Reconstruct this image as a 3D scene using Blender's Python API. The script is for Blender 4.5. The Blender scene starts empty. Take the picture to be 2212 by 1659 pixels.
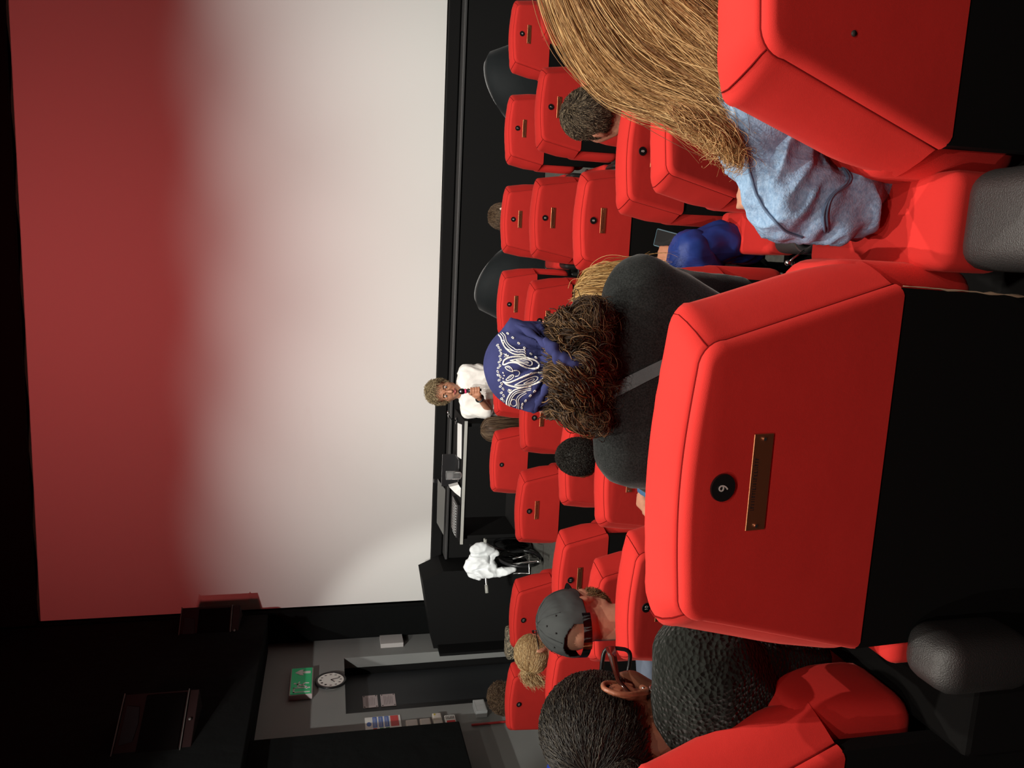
import bpy, bmesh, math, random
import numpy as np
from mathutils import Vector, Matrix, noise
from mathutils.bvhtree import BVHTree

rng = np.random.default_rng(7)
random.seed(7)
sc = bpy.context.scene
COL = sc.collection

# ------------------------------------------------------------------ camera
# phone held on its side: a 4:3 frame whose left edge is the real "up"
FPX = 1658.0
yaw, pit, rol, H = math.radians(9.31), math.radians(13.42), math.radians(.62), 2.2
cy_, sy_, cp_, sp_ = math.cos(yaw), math.sin(yaw), math.cos(pit), math.sin(pit)
FW = Vector((-sy_*cp_, cy_*cp_, -sp_)); RT = Vector((cy_, sy_, 0)); UPV = RT.cross(FW)
cr_, sr_ = math.cos(rol), math.sin(rol)
RU = cr_*RT + sr_*UPV
VD = sr_*RT - cr_*UPV
EYE = Vector((0, 0, H))
cd = bpy.data.cameras.new('camera'); cam = bpy.data.objects.new('camera', cd); COL.objects.link(cam)
cd.sensor_width = 36; cd.lens = FPX/2212*36; cd.clip_start = .05; cd.clip_end = 60
m = Matrix.Identity(4)
for i in range(3):
    m[i][0] = VD[i]; m[i][1] = RU[i]; m[i][2] = -FW[i]; m[i][3] = EYE[i]
cam.matrix_world = m
sc.camera = cam

def ray(ix, iy): return FW + RU*((829.5-iy)/FPX) + VD*((ix-1106)/FPX)
def at(ix, iy, Y):
    d = ray(ix, iy); return EYE + d*(Y/d.y)
def atz(ix, iy, Z):
    d = ray(ix, iy); return EYE + d*((Z-H)/d.z)
def atx(ix, iy, X):
    d = ray(ix, iy); return EYE + d*(X/d.x)

# ------------------------------------------------------------------ light and exposure
w = bpy.data.worlds.new('world'); sc.world = w; w.use_nodes = True
w.node_tree.nodes['Background'].inputs[0].default_value = (.02, .018, .018, 1)
w.node_tree.nodes['Background'].inputs[1].default_value = .25
sc.view_settings.view_transform = 'Standard'; sc.view_settings.look = 'None'
sc.view_settings.exposure = 0.0; sc.view_settings.gamma = 1; sc.view_settings.use_curve_mapping = False
sc.cycles.max_bounces = 8; sc.cycles.diffuse_bounces = 4; sc.cycles.glossy_bounces = 3
sc.cycles.transmission_bounces = 4; sc.cycles.transparent_max_bounces = 6
sc.cycles.sample_clamp_indirect = 6
sc.cycles.caustics_reflective = False; sc.cycles.caustics_refractive = False

def spot(name, loc, target, energy, size_deg, blend, col=(1, .93, .82), radius=.035):
    l = bpy.data.lights.new(name, 'SPOT'); l.energy = energy; l.spot_size = math.radians(size_deg)
    l.spot_blend = blend; l.color = col; l.shadow_soft_size = radius
    o = bpy.data.objects.new(name, l); COL.objects.link(o); o.location = loc
    o.rotation_euler = (Vector(target)-Vector(loc)).to_track_quat('-Z', 'Y').to_euler()
    return o
CEIL = 5.6
# house downlights above the seats, steep enough to leave the seat backs in half shade
for x in (-2.4, -.8, .8, 2.4):
    spot('house_light', (x, 1.55, 5.3), (x, 2.6, 0), 285, 118, .5)
# added weak fill spots behind the camera, brightening the nearest seat backs
for x in (-1.6, 0, 1.6):
    spot('rear_fill_light', (x, -1.7, 5.3), (x, .2, 1), 130, 90, .6)
# stage spots on the same ceiling bar, aimed at the presenter and the lower screen
for x in (-2.8, -1.4, .15, 1.7, 3.25):
    spot('stage_light', (x, 1.55, 5.2), (x, 8.4, .88), 850, 43, 1.0, (1, .985, .93))
spot('side_light', (-1.7, 1.7, 5.2), (-4.3, 7.1, 1.25), 900, 27, .4, (1, .98, .92))
# added red fills, standing in for bounce from the seats onto the screen
for x in (-1.8, 1.6):
    spot('red_bounce_fill', (x, 1.6, 5.35), (x*.8-.3, 8.4, 4.4), 400, 66, 1.0, (1, .125, .12), .25)

# ------------------------------------------------------------------ materials
MATS = {}
def mat(name, col, rough=.6, metal=0, spec=.5, bump=None, sheen=0, sheen_col=None, noise_col=None, emit=None, trans=0, coat=0):
    if name in MATS: return MATS[name]
    mt = bpy.data.materials.new(name); mt.use_nodes = True
    nt = mt.node_tree; b = nt.nodes['Principled BSDF']
    b.inputs['Base Color'].default_value = (*col, 1); b.inputs['Roughness'].default_value = rough
    b.inputs['Metallic'].default_value = metal; b.inputs['Specular IOR Level'].default_value = spec
    b.inputs['Coat Weight'].default_value = coat
    if sheen:
        b.inputs['Sheen Weight'].default_value = sheen; b.inputs['Sheen Roughness'].default_value = .35
        b.inputs['Sheen Tint'].default_value = (*(sheen_col or (1, 1, 1)), 1)
    if trans: b.inputs['Transmission Weight'].default_value = trans
    if emit:
        b.inputs['Emission Color'].default_value = (*emit[0], 1); b.inputs['Emission Strength'].default_value = emit[1]
    tc = nt.nodes.new('ShaderNodeTexCoord')
    if noise_col:   # (scale, second colour, contrast)
        n = nt.nodes.new('ShaderNodeTexNoise'); n.inputs['Scale'].default_value = noise_col[0]; n.inputs['Detail'].default_value = 6
        nt.links.new(tc.outputs['Object'], n.inputs['Vector'])
        r = nt.nodes.new('ShaderNodeValToRGB'); r.color_ramp.elements[0].position = .5-noise_col[2]; r.color_ramp.elements[1].position = .5+noise_col[2]
        r.color_ramp.elements[0].color = (*col, 1); r.color_ramp.elements[1].color = (*noise_col[1], 1)
        nt.links.new(n.outputs['Fac'], r.inputs[0]); nt.links.new(r.outputs[0], b.inputs['Base Color'])
    if bump:        # list of (kind, scale, strength, distance)
        prev = None
        for kind, s, st, dist in bump:
            if kind == 'noise':
                n = nt.nodes.new('ShaderNodeTexNoise'); n.inputs['Detail'].default_value = 3
            elif kind == 'voronoi':
                n = nt.nodes.new('ShaderNodeTexVoronoi')
            else:
                n = nt.nodes.new('ShaderNodeTexWave'); n.bands_direction = kind; n.inputs['Distortion'].default_value = 1.0
            n.inputs['Scale'].default_value = s
            nt.links.new(tc.outputs['Object'], n.inputs['Vector'])
            bp = nt.nodes.new('ShaderNodeBump'); bp.inputs['Strength'].default_value = st; bp.inputs['Distance'].default_value = dist
            nt.links.new(n.outputs['Distance' if kind == 'voronoi' else 'Fac'], bp.inputs['Height'])
            if prev: nt.links.new(prev.outputs[0], bp.inputs['Normal'])
            prev = bp
        nt.links.new(prev.outputs[0], b.inputs['Normal'])
    MATS[name] = mt
    return mt

RED = mat('red_wool', (.70, .034, .028), .85, spec=.25, sheen=.2, sheen_col=(1, .3, .25), noise_col=(9, (.63, .029, .024), .3), bump=[('noise', 900, .35, .0006), ('noise', 14, .25, .004)])
SEAM = mat('red_seam', (.16, .004, .004), .9, spec=.1)
BLACKF = mat('black_felt', (.006, .006, .006), .95, spec=.1, bump=[('noise', 500, .3, .001)])
PLASTIC = mat('black_plastic', (.012, .012, .013), .32, spec=.5, bump=[('noise', 700, .25, .0006)])
CAPPL = mat('textured_black_plastic', (.022, .022, .022), .48, spec=.75, bump=[('noise', 520, .9, .0012)])
BLKPAINT = mat('black_paint', (.006, .006, .006), .8, spec=.12)
BLKCLOTH = mat('black_cloth', (.0045, .005, .005), .95, spec=.06, bump=[('noise', 6, .5, .03)])
BRASS = mat('brass', (.92, .40, .20), .42, metal=1, bump=[('noise', 30, .06, .002)])
STEEL = mat('steel', (.7, .7, .68), .25, metal=1)
DARKSTEEL = mat('dark_metal', (.12, .12, .12), .35, metal=1)
WHITE = mat('white_plastic', (.75, .74, .70), .45)
GREYWALL = mat('grey_paint', (.20, .205, .20), .75, spec=.3, bump=[('noise', 60, .1, .002)], noise_col=(2, (.225, .23, .222), .3))
FLOORM = mat('grey_vinyl', (.13, .13, .115), .6, noise_col=(40, (.09, .09, .08), .2))
SCREENM = mat('screen_white', (.66, .66, .635), 1.0, spec=0)
SKIN_L = mat('skin_light', (.62, .31, .20), .5, spec=.35, noise_col=(60, (.55, .24, .16), .3))
SKIN_T = mat('skin_tan', (.52, .25, .15), .5, spec=.35, noise_col=(60, (.46, .20, .12), .3))
SKIN_B = mat('skin_brown', (.20, .075, .042), .42, spec=.4, noise_col=(60, (.16, .058, .032), .3))
SKIN_D = mat('skin_dark', (.12, .048, .03), .45, spec=.4)
LIP = mat('lips', (.42, .10, .09), .45)
EYEW = mat('eye_white', (.6, .58, .55), .3)
PAPER = mat('white_paper', (.82, .82, .80), .7)
DGLASS = mat('clear_glass', (.9, .9, .9), .05, trans=.9)

def hairmat(name, c0, c1, c2, rough=.5, spec=.3):
    if name in MATS: return MATS[name]
    mt = bpy.data.materials.new(name); mt.use_nodes = True; nt = mt.node_tree; b = nt.nodes['Principled BSDF']
    a = nt.nodes.new('ShaderNodeAttribute'); a.attribute_name = 'strand'
    r = nt.nodes.new('ShaderNodeValToRGB'); e = r.color_ramp.elements
    e[0].color = (*c0, 1); e[0].position = 0; e[1].color = (*c2, 1); e[1].position = 1
    k = e.new(.5); k.color = (*c1, 1)
    nt.links.new(a.outputs['Fac'], r.inputs[0]); nt.links.new(r.outputs[0], b.inputs['Base Color'])
    b.inputs['Roughness'].default_value = rough; b.inputs['Specular IOR Level'].default_value = spec
    MATS[name] = mt; return mt
H_BLOND = hairmat('honey_blond_hair', (.11, .045, .014), (.42, .225, .080), (.88, .61, .29))
H_GOLD = hairmat('golden_hair', (.16, .07, .02), (.50, .29, .10), (.72, .50, .22))
H_PALE = hairmat('pale_blond_hair', (.24, .12, .05), (.60, .42, .20), (.80, .64, .38))
H_CURLY = hairmat('dark_brown_hair', (.010, .005, .002), (.045, .022, .010), (.20, .115, .050))
H_BLACK = hairmat('black_hair', (.004, .0035, .003), (.014, .011, .009), (.06, .05, .036), .5, .35)
H_CROP = hairmat('cropped_black_hair', (.005, .004, .003), (.014, .012, .010), (.05, .045, .038), .5)
H_BROWN = hairmat('brown_hair', (.035, .018, .010), (.10, .062, .038), (.22, .15, .09))
H_GREYB = hairmat('greying_brown_hair', (.010, .006, .004), (.06, .042, .028), (.34, .26, .17), .5)
H_SANDY = hairmat('sandy_grey_hair', (.06, .04, .02), (.24, .17, .09), (.50, .40, .24))
H_BEARD = hairmat('beard_hair', (.05, .025, .01), (.17, .09, .035), (.34, .20, .09))

# ------------------------------------------------------------------ object helpers
def tag(o, label=None, cat=None, group=None, kind=None):
    if label: o['label'] = label
    if cat: o['category'] = cat
    if group: o['group'] = group
    if kind: o['kind'] = kind
    return o
def thing(name, label, cat, loc=(0, 0, 0), rz=0, group=None):
    o = bpy.data.objects.new(name, None); COL.objects.link(o); o.location = loc; o.rotation_euler = (0, 0, rz)
    o.empty_display_size = .05
    return tag(o, label, cat, group)
def link(name, me, mt, parent=None, smooth=True, label=None, world=True):
    """link mesh data given in WORLD coordinates under parent (an Empty/obj at its place)"""
    for p in me.polygons: p.use_smooth = smooth
    if mt is not None and len(me.materials) == 0: me.materials.append(mt)
    o = bpy.data.objects.new(name, me); COL.objects.link(o)
    if parent is not None:
        o.parent = parent
        if world:
            o.matrix_parent_inverse = wmat(parent).inverted()
    if label: o['label'] = label
    return o
def wmat(o):
    mm = Matrix.LocRotScale(o.location, o.rotation_euler, o.scale)
    if o.parent: mm = wmat(o.parent) @ o.matrix_parent_inverse @ mm
    return mm
def b2m(bm, name='m'):
    me = bpy.data.meshes.new(name); bm.normal_update(); bm.to_mesh(me); bm.free(); return me
def autosmooth(me, deg=40):
    me.set_sharp_from_angle(angle=math.radians(deg))
def box(bm, x0, x1, y0, y1, z0, z1, bev=0, seg=2, M=None, taper=None):
    r = bmesh.ops.create_cube(bm, size=1)
    vs = r['verts']
    for v in vs:
        v.co = Vector((x0 + (x1-x0)*(v.co.x+.5), y0 + (y1-y0)*(v.co.y+.5), z0 + (z1-z0)*(v.co.z+.5)))
    if bev:
        es = list({e for v in vs for e in v.link_edges})
        rr = bmesh.ops.bevel(bm, geom=es, offset=bev, segments=seg, profile=.5, affect='EDGES')
        vs = list({v for f in rr['faces'] for v in f.verts} | {v for v in vs if v.is_valid})
    if M is not None:
        for v in vs: v.co = M @ v.co
    return vs
def cyl(bm, p, q, r0, r1=None, n=16):
    p, q = Vector(p), Vector(q); r1 = r0 if r1 is None else r1
    d = q-p; L = d.length
    M = Matrix.Translation((p+q)/2) @ d.to_track_quat('Z', 'Y').to_matrix().to_4x4()
    bmesh.ops.create_cone(bm, cap_ends=True, segments=n, radius1=r0, radius2=r1, depth=L, matrix=M)
def sph(bm, c, r, n=12):
    M = Matrix.Translation(c) @ Matrix.Diagonal((*(r if hasattr(r, '__len__') else (r, r, r)), 1))
    bmesh.ops.create_uvsphere(bm, u_segments=n*2, v_segments=n, radius=1, matrix=M)
def tube_bm(bm, pts, r, n=8, closed=False):
    pts = [Vector(p) for p in pts]; K = len(pts); rings = []
    rr = r if hasattr(r, '__len__') else [r]*K
    prev = None
    for i, p in enumerate(pts):
        a = pts[(i-1) % K] if (closed or i > 0) else p; b = pts[(i+1) % K] if (closed or i < K-1) else p
        t = (b-a).normalized()
        if prev is None: u = t.orthogonal().normalized()
        else: u = (prev - t*prev.dot(t)).normalized()
        prev = u; v = t.cross(u)
        rings.append([bm.verts.new(p + rr[i]*(math.cos(2*math.pi*j/n)*u + math.sin(2*math.pi*j/n)*v)) for j in range(n)])
    for i in range(K if closed else K-1):
        A, B = rings[i], rings[(i+1) % K]
        for j in range(n):
            try: bm.faces.new((A[j], A[(j+1) % n], B[(j+1) % n], B[j]))
            except ValueError: pass
    if not closed:
        bm.faces.new(rings[0][::-1]); bm.faces.new(rings[-1])
def mbox(name, b, mt, parent=None, bev=.004, label=None, M=None, smooth=False):
    bm = bmesh.new(); box(bm, *b, bev, 2, M); return link(name, b2m(bm, name), mt, parent, smooth, label)
def struct(name, b, mt, bev=0):
    return tag(mbox(name, b, mt, None, bev), kind='structure')

# ---- organic blobs: spheres, ellipsoids and hulls fused by a voxel remesh into one surface
def hull(bm, balls, n=10):
    tmp = bmesh.new()
    for p, r in balls:
        bmesh.ops.create_icosphere(tmp, subdivisions=2 if n < 12 else 3, radius=r, matrix=Matrix.Translation(p))
    res = bmesh.ops.convex_hull(tmp, input=list(tmp.verts))
    dead = list({g for g in res['geom_interior'] + res['geom_unused'] if isinstance(g, bmesh.types.BMVert)})
    bmesh.ops.delete(tmp, geom=dead, context='VERTS')
    off = {}
    for v in tmp.verts: off[v] = bm.verts.new(v.co)
    for f in tmp.faces:
        try: bm.faces.new([off[v] for v in f.verts])
        except ValueError: pass
    tmp.free()
def blob(prims, voxel=.006, smooth=3, disp=None):
    """prims: ('h', [(p, r), ...]) or ('e', centre, radii, 3x3 or None). disp: (list of (scale, amp))"""
    bm = bmesh.new()
    for p in prims:
        if p[0] == 'h': hull(bm, p[1])
        else:
            M = Matrix.Translation(p[1]) @ ((p[3].to_4x4() if p[3] is not None else Matrix.Identity(4))) @ Matrix.Diagonal((*p[2], 1))
            bmesh.ops.create_icosphere(bm, subdivisions=4, radius=1, matrix=M)
    me = b2m(bm, 'blob'); o = bpy.data.objects.new('blob_tmp', me); COL.objects.link(o)
    r = o.modifiers.new('r', 'REMESH'); r.mode = 'VOXEL'; r.voxel_size = voxel
    s = o.modifiers.new('s', 'SMOOTH'); s.iterations = smooth; s.factor = .5
    dg = bpy.context.evaluated_depsgraph_get(); dg.update()
    out = bpy.data.meshes.new_from_object(o.evaluated_get(dg))
    bpy.data.objects.remove(o); bpy.data.meshes.remove(me)
    if disp:
        n = len(out.vertices); co = np.empty(n*3); no = np.empty(n*3)
        out.vertices.foreach_get('co', co); out.vertices.foreach_get('normal', no)
        co = co.reshape(-1, 3); no = no.reshape(-1, 3)
        for sc_, amp in disp:
            sx = sc_ if hasattr(sc_, '__len__') else (sc_,)*3
            d = np.array([noise.noise(Vector((c[0]*sx[0]+3.1, c[1]*sx[1], c[2]*sx[2]))) for c in co])
            d = 1-2*np.abs(d) if amp < 0 else d
            co += no*(abs(amp)*d)[:, None]
        out.vertices.foreach_set('co', co.ravel()); out.update()
    return out

# ---- hair strands: every strand a thin three-sided tube, all strands of one head in one mesh
def strands_mesh(paths, r0, r1=.0002, rnd=None, shell=None, shell_val=.15):
    P = np.asarray(paths, float); N, K, _ = P.shape
    T = np.gradient(P, axis=1); T /= np.linalg.norm(T, axis=2, keepdims=True)+1e-9
    ref = rng.normal(size=(N, 1, 3)); U = np.cross(T, ref); U /= np.linalg.norm(U, axis=2, keepdims=True)+1e-9
    V = np.cross(T, U)
    rad = (r0 + (r1-r0)*np.linspace(0, 1, K)**3)[None, :, None]*(rng.uniform(.7, 1.3, size=(N, 1, 1)))
    rings = np.stack([P + rad*(math.cos(a)*U + math.sin(a)*V) for a in (0, 2.094, 4.189)], axis=2)  # N,K,3,3
    verts = rings.reshape(-1, 3)
    i = np.arange(N)[:, None, None]; k = np.arange(K-1)[None, :, None]; j = np.arange(3)[None, None, :]
    a = (i*K+k)*3+j; b = (i*K+k)*3+(j+1) % 3; c = b+3; d = a+3
    faces = np.stack([a, b, c, d], axis=-1).reshape(-1, 4)
    val = np.repeat(rng.random(N) if rnd is None else rnd, K*3)
    fl = faces.ravel(); starts = np.arange(len(faces))*4
    if shell is not None:
        sv = np.empty(len(shell.vertices)*3); shell.vertices.foreach_get('co', sv); sv = sv.reshape(-1, 3)
        sf = np.empty(len(shell.loops), dtype=np.int64); shell.loops.foreach_get('vertex_index', sf)
        ss = np.empty(len(shell.polygons), dtype=np.int64); shell.polygons.foreach_get('loop_start', ss)
        starts = np.concatenate([starts, ss+len(fl)]); fl = np.concatenate([fl, sf+len(verts)])
        verts = np.concatenate([verts, sv]); val = np.concatenate([val, np.full(len(sv), shell_val)])
    me = bpy.data.meshes.new('hair'); me.vertices.add(len(verts)); me.vertices.foreach_set('co', verts.ravel())
    me.loops.add(len(fl)); me.loops.foreach_set('vertex_index', fl.astype(np.int32))
    me.polygons.add(len(starts)); me.polygons.foreach_set('loop_start', starts.astype(np.int32))
    me.update(calc_edges=True)
    at_ = me.attributes.new('strand', 'FLOAT', 'POINT'); at_.data.foreach_set('value', val.astype(np.float32))
    return me
def resample(pts, K):
    pts = np.array([list(p) for p in pts], float)
    # catmull-rom
    P = np.vstack([2*pts[0]-pts[1], pts, 2*pts[-1]-pts[-2]]); out = []
    n = len(pts)-1
    for t in np.linspace(0, n-1e-6, K):
        i = int(t); u = t-i; p0, p1, p2, p3 = P[i], P[i+1], P[i+2], P[i+3]
        out.append(.5*((2*p1)+(-p0+p2)*u+(2*p0-5*p1+4*p2-p3)*u*u+(-p0+3*p1-3*p2+p3)*u**3))
    return np.array(out)
LAST_U = [None]
def bundle(guides, n, K=20, thick=.012, jitter=.004, wave=0, wfreq=4, short=.25, seed=0, locks=0):
    """strands flowing along a fan of guide lines"""
    r = np.random.default_rng(seed)
    G = np.array([resample(g, K) for g in guides]); nG = len(G)
    u = r.random(n)*(nG-1)
    if locks:  # gather strands in locks
        cen = np.sort(r.random(locks)*(nG-1)); idx = r.integers(0, locks, n)
        u = np.clip(cen[idx] + r.normal(0, .10*(nG-1)/max(locks, 1)*3, n), 0, nG-1-1e-6)
        lockdev = r.normal(0, 1, (locks, 3))[idx]
    else: lockdev = np.zeros((n, 3))
    LAST_U[0] = u/(nG-1)
    i = np.clip(u.astype(int), 0, nG-2); f = (u-i)[:, None, None]
    P = G[i]*(1-f)+G[i+1]*f
    t = np.linspace(0, 1, K)[None, :, None]
    P = P + (r.normal(0, thick, (n, 1, 3)))*(.6+.4*t) + lockdev[:, None, :]*thick*.6
    # smooth wander
    for q in range(2):
        ph = r.random((n, 1, 3))*6.28; fr = r.uniform(.5, 1.6, (n, 1, 3))*(q+1)
        P = P + jitter/(q+1)*np.sin(ph+6.28*fr*t)*t
    if wave:
        ph = (r.random((n, 1, 1))*(.5 if locks else 1.2) + (lockdev[:, :1, None]*2 if locks else r.random((n, 1, 1))*6.28)); am = wave*r.uniform(.5, 1.3, (n, 1, 1))
        d1 = r.normal(size=(n, 1, 3))
        if locks: d1 = (r.normal(size=(locks, 3))[idx] + r.normal(0, .15, (n, 3)))[:, None, :]; am = wave*(r.uniform(.7, 1.4, locks)[idx] + r.normal(0, .08, n))[:, None, None]
        d1 /= np.linalg.norm(d1, axis=2, keepdims=True)
        d2 = np.cross(np.broadcast_to(d1, P.shape), np.gradient(P, axis=1)); d2 /= np.linalg.norm(d2, axis=2, keepdims=True)+1e-9
        P = P + am*(np.sin(ph+6.28*wfreq*t)*d1 + np.cos(ph+6.28*wfreq*t)*d2)*np.clip(t*3, 0, 1)
    # uneven ends
    L = 1-short*r.random(n)
    out = np.empty_like(P); tt = np.linspace(0, 1, K)
    for k in range(K):
        q = tt[k]*L*(K-1); a = np.clip(q.astype(int), 0, K-2); ff = (q-a)[:, None]
        out[:, k] = P[np.arange(n), a]*(1-ff)+P[np.arange(n), a+1]*ff
    return out
def scalp(hm, rad, n, L, K=6, crown=(0, -.35, .95), lift=.012, curl=0, cfreq=2, region=None, seed=0, grav=0.0, jit=.25, r_off=1.02, swirl=0.0):
    """short hair over a head: hm = head matrix (face +Y, up +Z), rad = skull radii"""
    r = np.random.default_rng(seed); rad = np.array(rad); cr = np.array(crown)/np.linalg.norm(crown)
    pts = []
    while len(pts) < n:
        d = r.normal(size=(n, 3)); d /= np.linalg.norm(d, axis=1, keepdims=True)
        if region is not None: d = d[[bool(region(*q)) for q in d]]
        pts.extend(d.tolist())
    d = np.array(pts[:n]); P = np.empty((n, K, 3)); P[:, 0] = d*rad*r_off
    nd = d.copy(); Ls = L*r.uniform(.6, 1.15, n)[:, None]
    flow0 = r.normal(0, jit, (n, 3))
    for k in range(1, K):
        g = nd - cr*(nd@cr)[:, None] - cr*0
        fl = nd*0 + (-(cr[None] - nd*(nd@cr)[:, None]))   # away from crown along the surface
        fl /= np.linalg.norm(fl, axis=1, keepdims=True)+1e-6
        fl += swirl*np.cross(nd, fl) + flow0
        fl[:, 2] -= grav
        p = P[:, k-1] + fl/np.linalg.norm(fl, axis=1, keepdims=True)*Ls/(K-1)
        q = p/rad; rr = np.linalg.norm(q, axis=1, keepdims=True); nd = q/rr
        want = r_off + lift/rad.mean()*(k/(K-1))*r.uniform(.5, 1.4, (n, 1))
        p = nd*rad*np.where(rr < want, want, rr*.5+want*.5)
        P[:, k] = p
    if curl:
        t = np.linspace(0, 1, K)[None, :, None]; ph = r.random((n, 1, 3))*6.28
        P += curl*np.sin(ph+6.28*cfreq*t)*np.clip(t*3, 0, 1)
    R = np.array(hm.to_3x3()); return P@R.T + np.array(hm.translation)
def head_matrix(c, face=(0, 1, 0), tilt=0):
    y = Vector(face).normalized(); x = y.cross(Vector((0, 0, 1))).normalized(); z = x.cross(y)
    R = Matrix((x, y, z)).transposed().to_4x4() @ Matrix.Rotation(tilt, 4, 'Y')
    return Matrix.Translation(c) @ R
def head_prims(hm, s=1.0, ears=True, neck=True, neck_to=None, bald=False):
    R = hm.to_3x3()
    P = lambda x, y, z: hm @ Vector((x*s, y*s, z*s))
    pr = [('e', P(0, -.012, .03), (.074*s, .094*s, .088*s), R),
          ('h', [(P(0, .066, -.098), .022*s), (P(-.048, -.0, -.07), .02*s), (P(.048, -.0, -.07), .02*s),
                 (P(-.046, .052, -.02), .026*s), (P(.046, .052, -.02), .026*s), (P(0, .075, .03), .03*s), (P(0, 0, -.02), .06*s)]),
          ('h', [(P(0, .092, .005), .009*s), (P(0, .112, -.032), .012*s), (P(0, .088, -.04), .013*s)]),
          ('h', [(P(-.034, .086, .022), .010*s), (P(.034, .086, .022), .010*s), (P(0, .092, .02), .010*s)]),
          ('h', [(P(-.018, .088, -.062), .007*s), (P(.018, .088, -.062), .007*s), (P(0, .096, -.062), .008*s)])]
    if ears:
        for sd in (-1, 1):
            pr.append(('h', [(P(sd*.077, -.008, .012), .010*s), (P(sd*.085, -.022, .022), .009*s), (P(sd*.083, -.022, -.004), .009*s), (P(sd*.075, -.006, -.034), .008*s)]))
    if neck:
        nt_ = neck_to if neck_to is not None else P(0, -.03, -.20)
        pr.append(('h', [(P(0, -.022, -.045), .055*s), (Vector(nt_), .056*s)]))
    return pr
def face_bits(hm, s, body, glasses=None):
    P = lambda x, y, z: hm @ Vector((x*s, y*s, z*s))
    for sd in (-1, 1):
        bm = bmesh.new(); sph(bm, P(sd*.031, .084, .004), .0125*s, 8)
        e = link('eye', b2m(bm), EYEW, body)
        bm = bmesh.new(); sph(bm, P(sd*.031, .0935, .004), .006*s, 6)
        link('iris', b2m(bm), PLASTIC, e)
        bm = bmesh.new(); tube_bm(bm, [P(sd*.046, .088, .022), P(sd*.032, .098, .028), P(sd*.016, .099, .024)], .0035*s, 6)
        link('eyebrow', b2m(bm), MATS['brown_hair'], body)
    bm = bmesh.new(); tube_bm(bm, [P(-.024, .092, -.060), P(-.010, .1005, -.0575), P(.010, .1005, -.0575), P(.024, .092, -.060)], [.002, .0048*s, .0048*s, .002], 8)
    tube_bm(bm, [P(-.020, .092, -.064), P(0, .1015, -.068), P(.020, .092, -.064)], [.002, .0055*s, .002], 8)
    link('mouth', b2m(bm), LIP, body)
def glasses_obj(hm, s, parent, mt, w=.062, h=.042, r=.0022, name='glasses'):
    P = lambda x, y, z: hm @ Vector((x*s, y*s, z*s))
    bm = bmesh.new()
    for sd in (-1, 1):
        c = [(sd*.033+math.cos(a)*.027*(1 if abs(math.cos(a)) < .8 else .97), .112-.01*abs(math.cos(a)), .004+math.sin(a)*.020) for a in np.linspace(0, 2*math.pi, 17)[:-1]]
        tube_bm(bm, [P(*q) for q in c], r, 6, True)
        tube_bm(bm, [P(sd*.060, .105, .010), P(sd*.080, .04, .012), P(sd*.086, -.01, .012), P(sd*.084, -.03, -.004)], r, 6)
    tube_bm(bm, [P(-.007, .113, .008), P(0, .117, .011), P(.007, .113, .008)], r, 6)
    return link(name, b2m(bm), mt, parent)
def hair(name, me, mt, parent, label=None): return link(name, me, mt, parent, True, label)

# ------------------------------------------------------------------ room shell
struct('floor', (-4.35, 5.2, -4, 8.6, -.12, 0), FLOORM)
def step(n, x0, x1, y0, y1, z): return struct('floor_step_%d' % n, (x0, x1, y0, y1, .001, z), BLKPAINT)
step(1, -3.6, 5.2, .55, 2.75, .19)
step(4, -3.6, 5.2, 2.752, 3.36, .068)
step(2, -3.6, 5.2, -4, 1.75, .70)
step(3, -3.6, 5.2, -4, .45, 1.05)
struct('ceiling', (-4.35, 5.2, -4, 8.6, CEIL, CEIL+.1), BLKPAINT)
struct('wall_right', (5.1, 5.2, -4, 8.6, 0, CEIL), BLKPAINT)
struct('wall_back', (-4.35, 5.2, -4.1, -4, 0, CEIL), BLKPAINT)
struct('wall_front', (-4.35, 5.2, 8.5, 8.6, 0, CEIL), BLKPAINT)
# left wall with a recessed doorway (door between y 6.85 and 7.85, 2 m high)
DY0, DY1, DZ = 6.82, 7.86, 2.01
bm = bmesh.new()
for b in ((-4.42, -4.3, -4, DY0, 0, CEIL), (-4.42, -4.3, DY1, 8.6, 0, CEIL), (-4.42, -4.3, DY0, DY1, DZ, CEIL)): box(bm, *b)
o = link('wall_left', b2m(bm), GREYWALL, None, False); tag(o, kind='structure')
bm = bmesh.new()
box(bm, -4.62, -4.42, DY0-.05, DY0, 0, DZ+.05); box(bm, -4.62, -4.42, DY1, DY1+.05, 0, DZ+.05); box(bm, -4.62, -4.42, DY0, DY1, DZ, DZ+.05)
tag(link('trim_1', b2m(bm), BLKPAINT, None, False), kind='structure')
bm = bmesh.new(); box(bm, -4.56, -4.50, DY0+.005, DY1-.005, .01, DZ-.005, .003)
DOORM = mat('dark_door', (.022, .024, .027), .55)
door = link('door_1', b2m(bm), DOORM, None, False); tag(door, kind='structure')
def wall_sheet(name, label, cat, y0, y1, z0, z1, mt, xw=-4.30, th=.006, group=None):
    t = thing(name, label, cat, (xw, (y0+y1)/2, (z0+z1)/2), 0, group)
    mbox('panel', (xw, xw+th, y0, y1, z0, z1), mt, t, .001)
    return t
def bars(name, rects, x, mt, parent, th=.0015):
    bm = bmesh.new()
    for (y0, y1, z0, z1) in rects: box(bm, x, x+th, y0, y1, z0, z1)
    return link(name, b2m(bm), mt, parent, False)
PLAQ = mat('pale_plaque', (.50, .42, .42), .5); INK = mat('ink', (.03, .02, .02), .6)
BLUEP = mat('sign_blue', (.03, .12, .45), .5); REDP = mat('sign_red', (.55, .03, .03), .5)
GREENP = mat('exit_green', (.01, .36, .13), .45, emit=((.01, .36, .13), .12)); GREENT = mat('sign_green', (.02, .2, .08), .5)
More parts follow.
